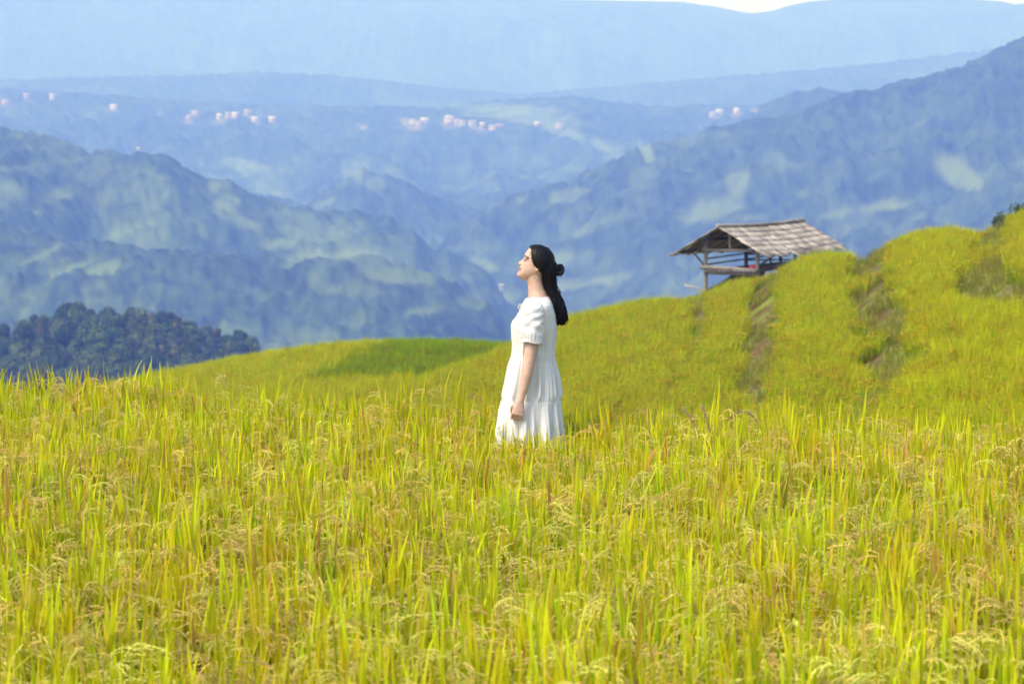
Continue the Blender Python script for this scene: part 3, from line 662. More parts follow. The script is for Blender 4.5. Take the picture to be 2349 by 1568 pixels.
# hair: a close cap, the length down her back, the knot and loose locks
M_hair = mat('black hair', 0.5, spec=0.16)
hairc = np.array([0.005, 0.004, 0.004])
hb_ = MB(); H = head_rings(nu=60, n=96)
bu = [-0.13, -0.10, -0.055, -0.040, -0.023, 0.0, 0.0145, 0.035, 0.050, 0.062, 0.09]; bf = [-0.07, -0.065, -0.045, -0.016, 0.014, 0.030, 0.041, 0.052, 0.058, 0.075, 0.1]
bound = np.interp(H[..., 0], bu, bf)
off = -0.006 + 0.020 * smooth(-0.004, 0.012, bound - H[..., 1])
th = np.arange(96) * 2 * np.pi / 96
streak = 0.0016 * np.sin(th[None] * 46 + 9 * H[..., 0] / 0.08 + 3 * np.sin(H[..., 0] * 60)) + 0.0010 * np.sin(th[None] * 23 - 60 * H[..., 0])
wdir = np.stack([0 * th, np.cos(th), np.sin(th)], -1)[None]
Hc = H.copy(); Hc = Hc + wdir * (off + streak * (off > 0.006))[..., None]
Hc[..., 0] += off * smooth(0.03, 0.085, Hc[..., 0]) * 0.95
ring_mesh(hb_, hpos(Hc[..., 0], Hc[..., 1], Hc[..., 2]), hairc)
# long fall
fall = [(775, 290, 60, .045), (815, 350, 88, .062), (850, 420, 105, .070), (850, 500, 108, .072), (848, 580, 102, .070), (848, 650, 96, .066), (862, 720, 92, .062), (880, 790, 80, .058), (915, 850, 72, .056), (945, 910, 70, .055), (972, 970, 86, .056), (986, 1040, 98, .056), (990, 1100, 95, .054), (990, 1160, 92, .052), (992, 1210, 95, .050), (996, 1250, 88, .044), (1000, 1282, 62, .030)]
fz = np.array(fall, float); ti = np.linspace(0, len(fz) - 1, 70)
def spl(col): 
    i = np.arange(len(fz)); return np.interp(ti, i, np.convolve(np.pad(fz[:, col], 1, mode='edge'), [.2, .6, .2], 'valid'))
fx, fy, frx, fry = spl(0), spl(1), spl(2) * s1, spl(3)
n = 90; th = np.arange(n) * 2 * np.pi / n
W = []
for i in range(70):
    c0 = wp(*z1(fx[i], fy[i]), 0.0); c0[1] = WY - 0.012 * smooth(20, 50, i)
    t_ = i / 69
    rr = 1 + 0.045 * np.sin(th * 19 + 5 * math.sin(t_ * 9)) + 0.035 * np.sin(th * 31 - 14 * t_ + 2) + 0.05 * t_ * np.sin(th * 5 + 20 * t_)
    W.append(np.stack([c0[0] + np.cos(th) * frx[i] * rr, c0[1] + np.sin(th) * fry[i] * rr, np.full(n, c0[2]) + 0.006 * np.sin(th * 7) * (t_ > .9)], -1))
ring_mesh(hb_, np.array(W)[::-1], hairc)
hair_rg = np.random.default_rng(5)
for k in range(150):                                          # separate locks over the fall, waving towards the tips
    a = hair_rg.uniform(0, 2 * np.pi); ph = hair_rg.uniform(0, 6.28); r0 = hair_rg.uniform(0.92, 1.08); i0 = hair_rg.integers(2, 26); i1 = hair_rg.integers(52, 70)
    ii = np.arange(i0, i1, 3); am = hair_rg.uniform(0.3, 1.3) * 0.010
    P = [[wp(*z1(fx[i], fy[i]))[0] + 0.009 * math.sin(i * 0.34 + 0.5 * ph) * (i / 69) ** 1.3 + math.cos(a) * frx[i] * r0 + am * math.sin(i * 0.22 + ph) * (i / 69), WY - 0.012 * float(smooth(20, 50, i)) + math.sin(a) * fry[i] * r0 + am * math.cos(i * 0.2 + ph) * (i / 69), wp(*z1(fx[i], fy[i]))[2] - 0.012 * (i == ii[-1])] for i in ii]
    hb_.tube(np.array(P), np.concatenate([[0.001], np.full(len(P) - 2, 0.0030), [0.0006]]), 5, hairc * hair_rg.uniform(0.7, 1.9))
# swept-back locks from temple to knot
for k in range(110):
    sgn = -1 if k < 80 else 1
    u0 = hair_rg.uniform(-0.02, 0.066); P = []
    for tt in np.linspace(0, 1, 9):
        up_ = u0 * (1 - tt) + (-0.045) * tt + 0.012 * math.sin(tt * 3.1); fw_ = (np.interp(u0, bu, bf) - 0.012) * (1 - tt) - 0.098 * tt
        fq, bq, wq = np.interp(up_, pu, pf), np.interp(up_, bk_u, bk_f), np.interp(up_, wd_u, wd_w); m_ = bq + (fq - bq) * .42
        rx_ = (fq - m_) if fw_ > m_ else (m_ - bq); q = min(1.0, abs(fw_ - m_) / max(rx_ + 0.013, 1e-3)); yy = (wq + 0.0140) * math.sqrt(max(0.0, 1 - q * q))
        P.append(hpos(up_, fw_, sgn * yy))
    hb_.tube(np.array(P), [0.0006, .0018, .0024, .0026, .0026, .0026, .0026, .0024, .0015], 5, hairc * hair_rg.uniform(0.7, 2.0))
# loose strands: by the ear and temple, off the back
def strand(pts, y, r=0.0011, c=1.0):
    P = np.array([wp(*z1(a, b), y) for a, b in pts]); hb_.tube(P, np.concatenate([[r], np.full(len(P) - 2, r), [r * .3]]), 4, hairc * c)
strand([(592, 235), (588, 275), (578, 320), (562, 360), (556, 400)], -0.056, 0.0008)
strand([(600, 250), (604, 320), (622, 390), (640, 450), (650, 490)], -0.066, 0.0012)
strand([(610, 270), (618, 340), (640, 420), (662, 470)], -0.068, 0.0014)
strand([(940, 640), (958, 720), (992, 780), (1016, 820), (1014, 850), (996, 905)], -0.02, 0.0024); strand([(938, 660), (962, 740), (1000, 800), (1012, 840), (990, 900)], 0.0, 0.0018)
strand([(1060, 930), (1090, 1020), (1105, 1080), (1120, 1130), (1122, 1165)], -0.03, 0.0010); strand([(1050, 1120), (1100, 1180), (1112, 1215), (1085, 1260)], -0.03, 0.0014); strand([(1040, 1200), (1085, 1240), (1075, 1275), (1050, 1280)], -0.02, 0.0022)
for k in range(46):                                          # fine flyaway hairs along the outline
    i = int(hair_rg.integers(8, 66)); sd_ = 1 if hair_rg.random() < .75 else -1; P = []
    for q in range(6):
        j = min(69, i + q * 3); b_ = wp(*z1(fx[j], fy[j])); P.append([b_[0] + sd_ * (frx[j] * 0.97 + 0.002 * q * hair_rg.uniform(.4, 1.3) + .004 * math.sin(q + k)), WY + hair_rg.uniform(-.03, .03) * .2 + fry[j] * .2 * math.sin(k), b_[2]])
    hb_.tube(np.array(P), [.0008, .0008, .0008, .0007, .0006, .0003], 3, hairc * 1.5)
hair = link('hair', hb_.mesh('hair', [M_hair], True), person)
kb = MB(); kc = wp(*z1(1000, 520), -0.005)
for k in range(26):                                           # the knot: coiled locks
    a = hair_rg.uniform(0, np.pi); rr = hair_rg.uniform(0.4, 1.0); kj = hair_rg.normal(0, .0035, 3); P = []
    for tt in np.linspace(0, 5.2, 16):
        P.append(kc + kj + np.array([0.021 * rr * math.cos(tt + a) + 0.006 * math.sin(2 * tt + k), 0.024 * math.cos(a * 3 + k) * math.sin(tt * .5 + k), 0.027 * rr * math.sin(tt + a)]))
    kb.tube(np.array(P), np.concatenate([[.002], np.full(14, .0065), [.002]]), 6, hairc * hair_rg.uniform(0.7, 1.8))
kb.ball(kc, (.015, .018, .020), None, hairc); kb.tube(np.array([wp(*z1(930, 480)), wp(*z1(965, 500)), kc]), [.026, .022, .02], 10, hairc)
for pts in ([(1010, 455), (1045, 470), (1062, 505), (1072, 552)], [(1000, 450), (1040, 450), (1064, 490), (1068, 545)], [(1030, 560), (1045, 575), (1022, 605), (1000, 612)], [(1035, 530), (1052, 560), (1050, 580)]):
    P = np.array([wp(*z1(*p), -0.012) for p in pts]); kb.tube(P, [.004, .0042, .0032, .0008][:len(P)], 6, hairc)
link('bun', kb.mesh('bun', [M_hair], True), hair)

# dress: three gathered tiers of white linen
M_linen = mat('white linen', 0.85, translucent=0.16, spec=0.15, bump=(900, 0.12, 0.0006))
lin = np.array([0.74, 0.71, 0.65])
FV = [680, 684, 690, 698, 710, 720, 737, 747, 772, 786, 806, 840, 878, 906, 939, 967, 1000, 1024]; FU = [1214, 1211, 1206, 1201, 1194, 1189, 1175, 1172, 1173, 1175, 1174, 1166, 1158, 1150, 1143, 1142, 1141, 1140]
BV = [680, 690, 700, 720, 747, 777, 802, 814, 862, 896, 926, 963, 1015, 1024]; BU = [1262, 1268, 1272, 1278, 1281, 1277, 1274, 1275, 1283, 1286, 1291, 1294, 1296, 1296]
RV = [680, 684, 690, 698, 706, 720, 747, 786, 806, 860, 906, 960, 1024]; RY = [0.072, 0.092, 0.138, 0.170, 0.180, 0.180, 0.176, 0.166, 0.165, 0.185, 0.207, 0.232, 0.258]
dv = np.concatenate([np.linspace(680, 700, 14), np.linspace(702, 1024, 150)]); nth = 360; th = np.arange(nth) * 2 * np.pi / nth
T1V, T2V = 816.0, 915.0
rings = []
frg = np.random.default_rng(11)
ks = [(9, 1.1), (13, 2.0), (17, 0.3), (22, 4.1), (29, 5.0), (37, 1.7)]
for v in dv:
    uf, ub = np.interp(v, FV, FU), np.interp(v, BV, BU); cx, rx = (uf + ub) / 2, (ub - uf) / 2 * SC - 0.004 - 0.007 * float(smooth(850, 1000, v)); ry = np.interp(v, RV, RY)
    sag = 3.0 * np.sin(th) * 0
    ct, st = np.cos(th), np.sin(th)
    x = np.sign(ct) * np.abs(ct) ** 0.92; y = np.sign(st) * np.abs(st) ** 0.92
    if v < T1V: am, tt = 0.0012 + 0.0042 * smooth(735, T1V, v), (v - 680) / 130
    elif v < T2V: am, tt = 0.004 + 0.012 * smooth(T1V, T2V, v), 1 + (v - T1V) / 100
    else: am, tt = 0.005 + 0.017 * smooth(T2V, 1024, v), 2 + (v - T2V) / 110
    am *= smooth(690, 720, v)
    f = 0
    for q, (k, p) in enumerate(ks): f = f + np.sin(k * th + p + (0 if v < T1V else 1.9 if v < T2V else 4.2) * (q + 1) + 0.5 * math.sin(tt * 2 + q)) * (0.75 if q < 3 else 0.38)
    g1 = max(0, 1 - abs(v - T1V - 4) / 9) * (v >= T1V) + max(0, 1 - abs(v - T2V - 4) / 9) * (v >= T2V)
    f = np.sign(f) * np.abs(f) ** 0.85 * am * 0.8 * (1 - 0.85 * math.exp(-((v - T1V) / 10) ** 2) - 0.85 * math.exp(-((v - T2V) / 10) ** 2)) + 0.0030 * g1 * np.sin(95 * th + 3 * np.sin(7 * th))
    front = np.clip(-ct, 0, 1) ** 2 * smooth(700, 740, v) * smooth(T1V + 90, T1V - 10, v)
    f = f + 0.0060 * front * np.sin(44 * th + 2 * np.sin(9 * th) + v * 0.004)                 # pleats of the front panel
    seam = -0.0022 * math.exp(-((v - T1V) / 1.6) ** 2) - 0.0022 * math.exp(-((v - T2V) / 1.6) ** 2) + 0.0035 * float(smooth(1016, 1018, v) * smooth(1024.5, 1020, v))
    vz = v + (1.5 * np.sin(th * 2 + 1) if v > 760 else 0) + (1.5 * np.sin(9 * th) if v > 1000 else 0)
    zz = pt(CX, np.broadcast_to(vz, th.shape), WY)[:, 2]
    rings.append(np.stack([pt(cx, v, WY)[0] + x * (rx + f + seam), WY + y * (ry + f + seam), zz], -1))
db = MB(); Wd = np.array(rings); nu = len(Wd)
i = np.arange(nu - 1)[:, None] * nth; j = np.arange(nth)[None]; k = (j + 1) % nth
db.add(Wd.reshape(-1, 3), np.stack([i + j, i + n * 0 + nth + j, i + nth + k, i + k], -1).reshape(-1, 4), lin)
dress = link('dress', db.mesh('dress', [M_linen], True), person)
sol = dress.modifiers.new('cloth thickness', 'SOLIDIFY'); sol.thickness = 0.0022; sol.offset = -1
# puffed sleeves with a turned cuff
for sg in (-1, 1):
    sp = sleeve_path(sg); nn = 60; tq = np.linspace(0, 1, nn); idx = tq * (len(sp) - 1)
    P = np.stack([np.interp(idx, np.arange(len(sp)), sp[:, a]) for a in range(3)], -1)
    for _ in range(6): P[1:-1] = (P[:-2] + 2 * P[1:-1] + P[2:]) / 4
    rad = np.interp(tq, [0, .10, .35, .6, .82, .88, .93, 1.0], [.053, .063, .070, .073, .070, .063, .064, .064]); rad2 = np.interp(tq, [0, .15, .4, .7, 1], [.058, .060, .062, .064, .058])
    m = 160; ph = np.arange(m) * 2 * np.pi / m; T = np.gradient(P, axis=0); T /= np.linalg.norm(T, axis=1)[:, None]
    A = np.cross(np.array([0, 1, 0]), T); A /= np.linalg.norm(A, axis=1)[:, None]; B = np.cross(T, A)
    gath = (0.0020 * np.maximum(0, 1 - tq / 0.35) + 0.0022 * np.maximum(0, 1 - np.abs(tq - .84) / .12))[:, None] * np.sin(26 * ph + 2 * np.sin(5 * ph))[None]
    crease = 0.0034 * np.sin(3 * ph[None] + 14 * tq[:, None] + 1) * np.sin(np.pi * tq)[:, None] + 0.0034 * np.sin(5 * ph[None] - 19 * tq[:, None] + 2 * np.sin(8 * tq[:, None])) * np.sin(np.pi * tq)[:, None] + 0.0028 * np.sin(2 * ph[None] + 31 * tq[:, None]) * np.exp(-((tq - .55) / .2) ** 2)[:, None]
    fo = gath + crease
    drop = np.zeros((nn, m)); drop = -0.010 * smooth(.85, 1, tq)[:, None] * np.cos(ph)[None] * -1 + 0.003 * smooth(.85, 1, tq)[:, None] * np.sin(4 * ph)[None]
    W = P[:, None] + A[:, None] * (np.cos(ph)[None] * (rad[:, None] + fo))[..., None] + B[:, None] * (np.sin(ph)[None] * (rad2[:, None] + fo))[..., None]
    W[..., 2] += drop
    sb_ = MB(); i = np.arange(nn - 1)[:, None] * m; j = np.arange(m)[None]; k = (j + 1) % m
    sb_.add(W.reshape(-1, 3), np.stack([i + j, i + k, i + m + k, i + m + j], -1).reshape(-1, 4), lin)
    slv = link('sleeve', sb_.mesh('sleeve', [M_linen], True), dress); s2 = slv.modifiers.new('cloth thickness', 'SOLIDIFY'); s2.thickness = 0.002; s2.offset = -1
# bow at the chest
bb = MB(); bc = wp(*z1(492, 1030), -0.055)
def loop(c, r, rot, wd=0.010):
    P = [c + np.array([r * math.cos(a) * math.cos(rot) - 0.6 * r * math.sin(a) * math.sin(rot), 0.006 * math.sin(2 * a), r * math.cos(a) * math.sin(rot) + 0.6 * r * math.sin(a) * math.cos(rot)]) for a in np.linspace(0, 2 * np.pi, 18)]
    bb.tube(np.array(P), .0022, 6, lin, rad2=wd)
loop(wp(*z1(452, 1030), -0.055), .015, 1.5); loop(wp(*z1(480, 1012), -0.04), .011, .4); loop(wp(*z1(470, 1060), -0.05), .010, 2.2)
for pts in ([(470, 1050), (450, 1090), (425, 1120), (408, 1135)], [(480, 1060), (462, 1110), (440, 1140), (425, 1150)]):
    bb.tube(np.array([wp(*z1(*p), -0.06) for p in pts]), .002, 6, lin, rad2=.008)
bb.ball(bc + np.array([-.006, 0, 0]), (.009, .012, .009), None, lin)
link('bow', bb.mesh('bow', [M_linen], True), dress)

# ------------------------------------------------------------------ field shelter on the crest
def empty(name, loc, rz=0.0):
    o = bpy.data.objects.new(name, None); COL.objects.link(o); o.location = loc; o.rotation_euler = (0, 0, rz); o.empty_display_size = 0.3; return o
M_thatch = mat('weathered roof boards', 0.95, spec=0.02, bump=(30, 0.7, 0.02), noise=(3.0, 0.30))
M_wood = mat('weathered grey timber', 0.85, spec=0.15, bump=(40, 0.5, 0.01), noise=(9, 0.25))
HB = np.array([6.12, 69.95, -1.30])                           # middle of the gable end on the ground
rd = np.array([3.35, 7.0]); rdl = np.linalg.norm(rd); rd = rd / rdl; hrz = math.atan2(-rd[0], rd[1])
hut = empty('field_shelter', HB, hrz); tag(hut, 'open sided wooden field shelter with weathered plank roof behind the terrace crest', 'shelter')
# local axes: x across the gable (to the right), y along the ridge (away)
EZ, RZ_, HW, LEN = 1.05, 1.83, 1.36, 7.6
hrg = np.random.default_rng(21)
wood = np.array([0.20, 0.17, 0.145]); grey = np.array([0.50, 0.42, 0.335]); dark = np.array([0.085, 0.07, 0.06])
def slope_panel(sx_):
    m = MB(); nb = 44; rows = 6
    ex = sx_ * HW
    for r_ in range(rows):                                    # lapped courses of boards, ragged at the lower edge
        t0, t1 = r_ / rows, (r_ + 1) / rows + 0.05
        for b in range(nb):
            y0 = LEN * b / nb - 0.45 + hrg.normal(0, .02); y1 = LEN * (b + 1) / nb - 0.45 + hrg.normal(0, .02)
            rag = (0.16 * hrg.random() + 0.10 * math.sin(b * 0.8 + 1) if r_ == rows - 1 else 0.03 * hrg.random())
            lift = 0.018 + 0.012 * (rows - r_) * 0 + hrg.normal(0, .006)
            sag = -0.05 * math.sin(math.pi * (y0 + .45) / LEN)
            def P(t, y, dz): return np.array([ex * t, y, RZ_ + (EZ - RZ_) * t + dz + sag])
            th_ = 0.022
            a, b_ = P(t0, y0, 0.0), P(t0, y1, 0.0); c_, d_ = P(t1 + rag * .4, y1, lift), P(t1 + rag * .4, y0, lift)
            V = [a, b_, c_, d_] + [q - np.array([0, 0, th_]) for q in (a, b_, c_, d_)]
            k = hrg.uniform(.55, 1.2) * (0.82 if hrg.random() < .15 else 1); cc = grey * k if r_ < rows - 1 or hrg.random() < .45 else (grey * .45 + dark * .4) * k
            m.add(V, [[0, 1, 2, 3], [7, 6, 5, 4], [0, 4, 5, 1], [1, 5, 6, 2], [2, 6, 7, 3], [3, 7, 4, 0]], cc)
    return m
for sx_ in (-1, 1): link('roof', slope_panel(sx_).mesh('roof', [M_thatch]), hut)
rc = MB(); rc.tube(np.array([[0, y, RZ_ + .03 - .05 * math.sin(math.pi * (y + .45) / LEN) + hrg.normal(0, .008)] for y in np.linspace(-.5, LEN - .42, 16)]), .055, 8, grey * .7); link('ridge_cap', rc.mesh('ridge_cap', [M_thatch], True), hut)
def pole(name, a, b, r, col=wood, n=8):
    a, b = np.array(a, float), np.array(b, float); m = MB()
    P = [a + (b - a) * t_ + (hrg.normal(0, r * .12, 3) if 0 < t_ < 1 else 0) for t_ in np.linspace(0, 1, 6)]
    m.tube(np.array(P), np.linspace(r * 1.08, r * .92, 6), n, col); return link(name, m.mesh(name, [M_wood], True), hut)
def roofz(x): return RZ_ + (EZ - RZ_) * abs(x) / HW - .05
PX0, PX1 = -0.56, 1.02
for y in (0.05, 3.4, 6.6):
    for x in (PX0, PX1):
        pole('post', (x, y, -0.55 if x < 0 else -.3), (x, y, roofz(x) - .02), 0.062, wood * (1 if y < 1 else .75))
    pole('tie_beam', (PX0 - .12, y - .02, 1.14), (PX1 + .14, y - .02, 1.12), .045, wood)
    pole('king_post', (.18, y, 1.16), (.18, y, roofz(.18)), .045, wood * 1.1)
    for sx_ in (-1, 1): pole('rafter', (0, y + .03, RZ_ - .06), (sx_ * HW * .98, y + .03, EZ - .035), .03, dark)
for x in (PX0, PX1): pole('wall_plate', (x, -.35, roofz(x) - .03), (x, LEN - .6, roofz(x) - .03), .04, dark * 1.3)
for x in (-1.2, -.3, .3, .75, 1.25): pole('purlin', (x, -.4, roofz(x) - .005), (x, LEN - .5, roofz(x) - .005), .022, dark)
pole('brace', (PX0 - .42, .08, 1.08), (PX0 - .03, .06, .66), .028, dark); pole('brace', (.05, 3.3, 1.1), (.32, 3.3, .6), .03, dark); pole('brace', (PX1 + .03, .06, .70), (PX1 + .40, .4, 1.0), .03, dark)
for z_ in (.93, .76): pole('rail', (PX0, .2, z_ - .05), (PX0, 6.6, z_ + .04), .022, dark * 1.2)
for z_ in (.90, .72): pole('rail', (PX0, 3.42, z_), (PX1, 3.42, z_ + .04), .022, dark * 1.2)
pole('front_rail', (PX0 - .14, -.05, .64), (PX1 + .05, -.05, .58), .055, wood * 1.15)
pole('front_rail', (PX0 - .02, -.05, .50), (PX1 + .02, -.05, .46), .05, wood * .8)
fl = MB()
for k in range(11): fl.box((PX0 + .07 + k * .148, 3.3, .54 + hrg.normal(0, .008)), (.135, 6.9, .035), None, wood * hrg.uniform(.6, 1.0))
link('platform', fl.mesh('platform', [M_wood]), hut)
lr = MB()
for k in range(7):
    P = np.array([[PX0 - .12, .12 + .1 * k, -.16 + .02 * k], [PX0 + .25, .12 + .1 * k, .02 + .02 * k], [PX0 + .62, .12 + .1 * k, .27 + .02 * k], [PX1, .12 + .1 * k, .36 + .02 * k]]); lr.tube(P, .05, 7, dark * hrg.uniform(.8, 1.6))
link('lower_deck', lr.mesh('lower_deck', [M_wood], True), hut)
pole('prop', (PX0 + .17, .3, -.45), (PX0 + .15, .3, .0), .035, dark)
# red cloth on the platform, and a pale plank lying on the grass by the corner post
def hw_(x, y, z): cz, sz = math.cos(hrz), math.sin(hrz); return HB + np.array([x * cz - y * sz, x * sz + y * cz, z])
rcl = MB()
for k in range(7):
    th_ = hrg.uniform(0, 6.28); rcl.ball((.09 * math.cos(th_), .09 * math.sin(th_), .06 + .03 * k / 3), (.10, .09, .055), None, (0.42, 0.03, 0.03), 14, 8)
rco = link('red_cloth', rcl.mesh('red_cloth', [mat('red cloth', .9, bump=(40, .6, .02), noise=(12, .25))], True)); rco.location = hw_(.88, .25, .56); tag(rco, 'small bundled red cloth lying on the shelter platform beside its right post', 'cloth')
pk = MB(); pa, pb_ = pt(1571, 654, 69.6), pt(1620, 668, 69.3)
pk.tube(np.stack([pa, pa * .6 + pb_ * .4 + [0, 0, .02], pb_]), .02, 6, grey * .8, rad2=.04); tag(link('loose_plank', pk.mesh('loose_plank', [M_wood])), 'pale loose plank lying on the ground at the foot of the shelter corner post', 'plank')

# ------------------------------------------------------------------ trees
M_leaf = mat('tree foliage', 0.75, translucent=0.25, spec=0.1); M_bark = mat('bark', 0.9, spec=0.1, bump=(20, .6, .03))
def crown_mesh(name, rg, rx, rz, nl, ls, base, spread=0.62, blobs=8):
    """leafy crown: leaf sprays over and through overlapping boughs, with gaps between"""
    cs_ = []
    for k in range(blobs):
        d = rg.normal(0, 1, 3); d /= np.linalg.norm(d); cs_.append((d * np.array([rx, rx, rz]) * spread * rg.uniform(.4, 1.05), rx * rg.uniform(.36, .58)))
    cs_.append((np.array([0, 0, rz * .55]), rx * .45)); cs_.append((np.zeros(3), rx * .6))
    w_ = np.array([r ** 2 for _, r in cs_]); idx = rg.choice(len(cs_), nl, p=w_ / w_.sum())
    C = np.array([c_ for c_, _ in cs_])[idx]; Rr = np.array([r for _, r in cs_])[idx]
    D = rg.normal(0, 1, (nl, 3)); D /= np.linalg.norm(D, axis=1)[:, None]
    P = C + D * (Rr * (1 - 0.45 * rg.random(nl) ** 2))[:, None]
    Nn = D + rg.normal(0, .6, (nl, 3)) + np.array([0, 0, .35]); Nn /= np.linalg.norm(Nn, axis=1)[:, None]
    A = np.cross(Nn, rg.normal(0, 1, (nl, 3))); A /= np.linalg.norm(A, axis=1)[:, None]; B = np.cross(Nn, A)
    s_ = (ls * rg.uniform(.5, 1.3, nl))[:, None]
    V = np.stack([P - A * s_, P - B * s_ * .55 + Nn * s_ * .15, P + A * s_, P + B * s_ * .55 + Nn * s_ * .15], 1).reshape(-1, 3)
    F_ = np.arange(nl * 4).reshape(-1, 4)
    tone = rg.uniform(.6, 1.6, len(cs_))[idx] * rg.uniform(.75, 1.25, nl)
    c_ = base * tone[:, None] * np.where(rg.random(nl)[:, None] < .12, 1.5, 1.0)
    return mesh_from(name, V, [F_], np.repeat(c_, 4, 0), [M_leaf])
def trunk_mesh(name, rg, h, r, rx):
    m = MB(); lean = rg.normal(0, .04 * h, 2)
    tp = np.array([[0, 0, -.6], [lean[0] * .3, lean[1] * .3, h * .4], [lean[0], lean[1], h]]); m.tube(tp, [r * 1.2, r * .8, r * .35], 8, (0.10, 0.08, 0.06))
    for k in range(5):
        a = rg.uniform(0, 6.28); z = h * rg.uniform(.45, .85); b = np.array([lean[0] * z / h, lean[1] * z / h, z]); e = b + np.array([math.cos(a) * rx * .6, math.sin(a) * rx * .6, h * .3])
        m.tube(np.array([b, (b + e) / 2 + [0, 0, .1 * h * .3], e]), [r * .5, r * .35, r * .12], 6, (0.10, 0.08, 0.06))
    return m.mesh(name, [M_bark], True)
TONE = [np.array([.062, .092, .014]), np.array([.040, .072, .014]), np.array([.088, .115, .018]), np.array([.094, .098, .020])]
KIND = []
for k in range(10):
    rg = np.random.default_rng(400 + k); tall = k in (3, 7)
    rx, rz, h = (1.45, 2.7, 4.6) if tall else (2.3 + .5 * rg.random(), 2.0 + .7 * rg.random(), 4.2 + .8 * rg.random())
    KIND.append((crown_mesh('crown', rg, rx, rz, 2600, .34, TONE[k % 4]), trunk_mesh('trunk', rg, h, .22, rx), h, rz, tall))
def tree(x, y, z, k, sc, rz, label, group):
    cm, tm, h, rzz, tall = KIND[k]
    t_ = empty('broadleaf_tree', (x, y, z), rz); sc *= 1.7; t_.scale = (sc, sc, sc)
    tag(t_, label, 'tree', group)
    link('trunk', tm, t_); c_ = link('crown', cm, t_); c_.location = (0, 0, h)
    return t_
grg = np.random.default_rng(77)
SKY = [  # crown tops on the grove's skyline: u, v, kind, scale, what tells it apart
    (2, 741, 0, 1.15, 'dark round tree at the left edge of the picture, apart from the grove'),
    (52, 733, 4, .85, 'low tree filling the notch left of the two small pointed crowns'),
    (77, 714, 3, .95, 'small pointed tree, first of two side by side at the left of the grove'),
    (99, 714, 7, .85, 'small pointed tree just right of its similar twin on the grove skyline'),
    (126, 728, 5, .8, 'lower tree in the dip left of the tallest tree of the grove'),
    (157, 696, 1, 1.1, 'broad tree joined to the left of the tallest tree in the grove'),
    (178, 690, 2, 1.15, 'tallest tree of the grove, its pale crown rising above all others'),
    (208, 701, 3, .95, 'narrow dark tree standing right of the tallest tree of the grove'),
    (249, 704, 4, 1.1, 'wide round tree midway along the grove skyline'),
    (275, 722, 9, .9, 'lower tree in the dip right of the wide midway tree'),
    (303, 706, 6, 1.15, 'broad dome shaped tree right of the middle of the grove skyline'),
    (325, 712, 8, 1.0, 'tree leaning against the right side of the broad dome shaped tree'),
    (349, 711, 7, 1.0, 'tall slim tree right of the broad domed trees'),
    (381, 719, 5, .9, 'grey green rounded tree left of the small dark pointed one'),
    (407, 720, 3, .8, 'small dark pointed tree where the grove skyline begins to fall'),
    (437, 734, 0, 1.05, 'round tree below the small dark pointed one on the falling skyline'),
    (475, 749, 8, .9, 'low tree left of the last slim tree on the skyline'),
    (498, 745, 7, .9, 'last slim tree on the falling right part of the skyline'),
    (522, 766, 9, .8, 'small low tree left of the last two round trees'),
    (546, 758, 1, .9, 'round tree second from the right end of the grove'),
    (577, 769, 2, .95, 'dark round tree at the far right end of the grove'),
]
for u, v, k, sc, lab in SKY:
    Y_ = 690 + grg.uniform(-12, 12); _, _, h, rzz, tall = KIND[k]; top = (h + rzz * 1.02) * sc * 1.7
    p = pt(u, v, Y_); tree(p[0], Y_, p[2] - top, k, sc, grg.uniform(0, 6.28), lab, 'trees of the grove')
n_ = 0
for row, (Y_, dvv) in enumerate(((678, 24), (662, 48), (646, 74), (630, 100), (612, 128))):
    for u in np.arange(-70 + 14 * (row % 2), 640, 31.0):
        u2 = u + grg.uniform(-9, 9); vt = np.interp(u2, [p[0] for p in TOPS], [p[1] for p in TOPS]) + dvv + grg.uniform(-9, 9)
        crest_l = np.interp(u2, [0, 240, 400, 600], [990, 880, 845, 800])
        if vt > crest_l - 2 or (row > 0 and u2 > 585): continue
        k = int(grg.integers(0, 10)); sc = grg.uniform(.85, 1.2); _, _, h, rzz, tall = KIND[k]
        p = pt(u2, vt, Y_); tree(p[0], Y_, p[2] - (h + rzz) * sc * 1.7, k, sc, grg.uniform(0, 6.28), 'leafy dark tree within the grove, its crown overlapped below the skyline by neighbouring trees', 'trees inside the grove'); n_ += 1
print('grove trees', n_)
# shrubs near by
def shrub(name, p, rx, rz, nl, ls, base, label, cat, seed):
    t_ = empty(name, p); tag(t_, label, cat); rg = np.random.default_rng(seed)
    c_ = link('foliage', crown_mesh('foliage', rg, rx, rz, nl, ls, base, .7, 9), t_); c_.location = (0, 0, rz * .95)
    st = MB()
    for k in range(6):
        a = rg.uniform(0, 6.28); st.tube(np.array([[0, 0, -.3], [math.cos(a) * rx * .25, math.sin(a) * rx * .25, rz * .7], [math.cos(a) * rx * .6, math.sin(a) * rx * .6, rz * 1.5]]), [.03, .022, .008], 6, (.09, .07, .05))
    link('stem', st.mesh('stem', [M_bark], True), t_); return t_
shrub('shrub', pt(2296, 527, 68), .26, .27, 420, .045, np.array([.06, .075, .03]), 'sparse dark shrub standing against the sky at the right end of the terrace crest', 'shrub', 501)
shrub('shrub', pt(2345, 505, 70), .42, .20, 700, .05, np.array([.045, .06, .022]), 'low dense dark shrub at the right edge of the picture above the terraces', 'shrub', 502)
shrub('shrub', pt(90, 905, 300), 3.4, 1.6, 1600, .16, np.array([.12, .085, .045]), 'brownish shrub with dry foliage below the grove behind the tall rice', 'shrub', 503)

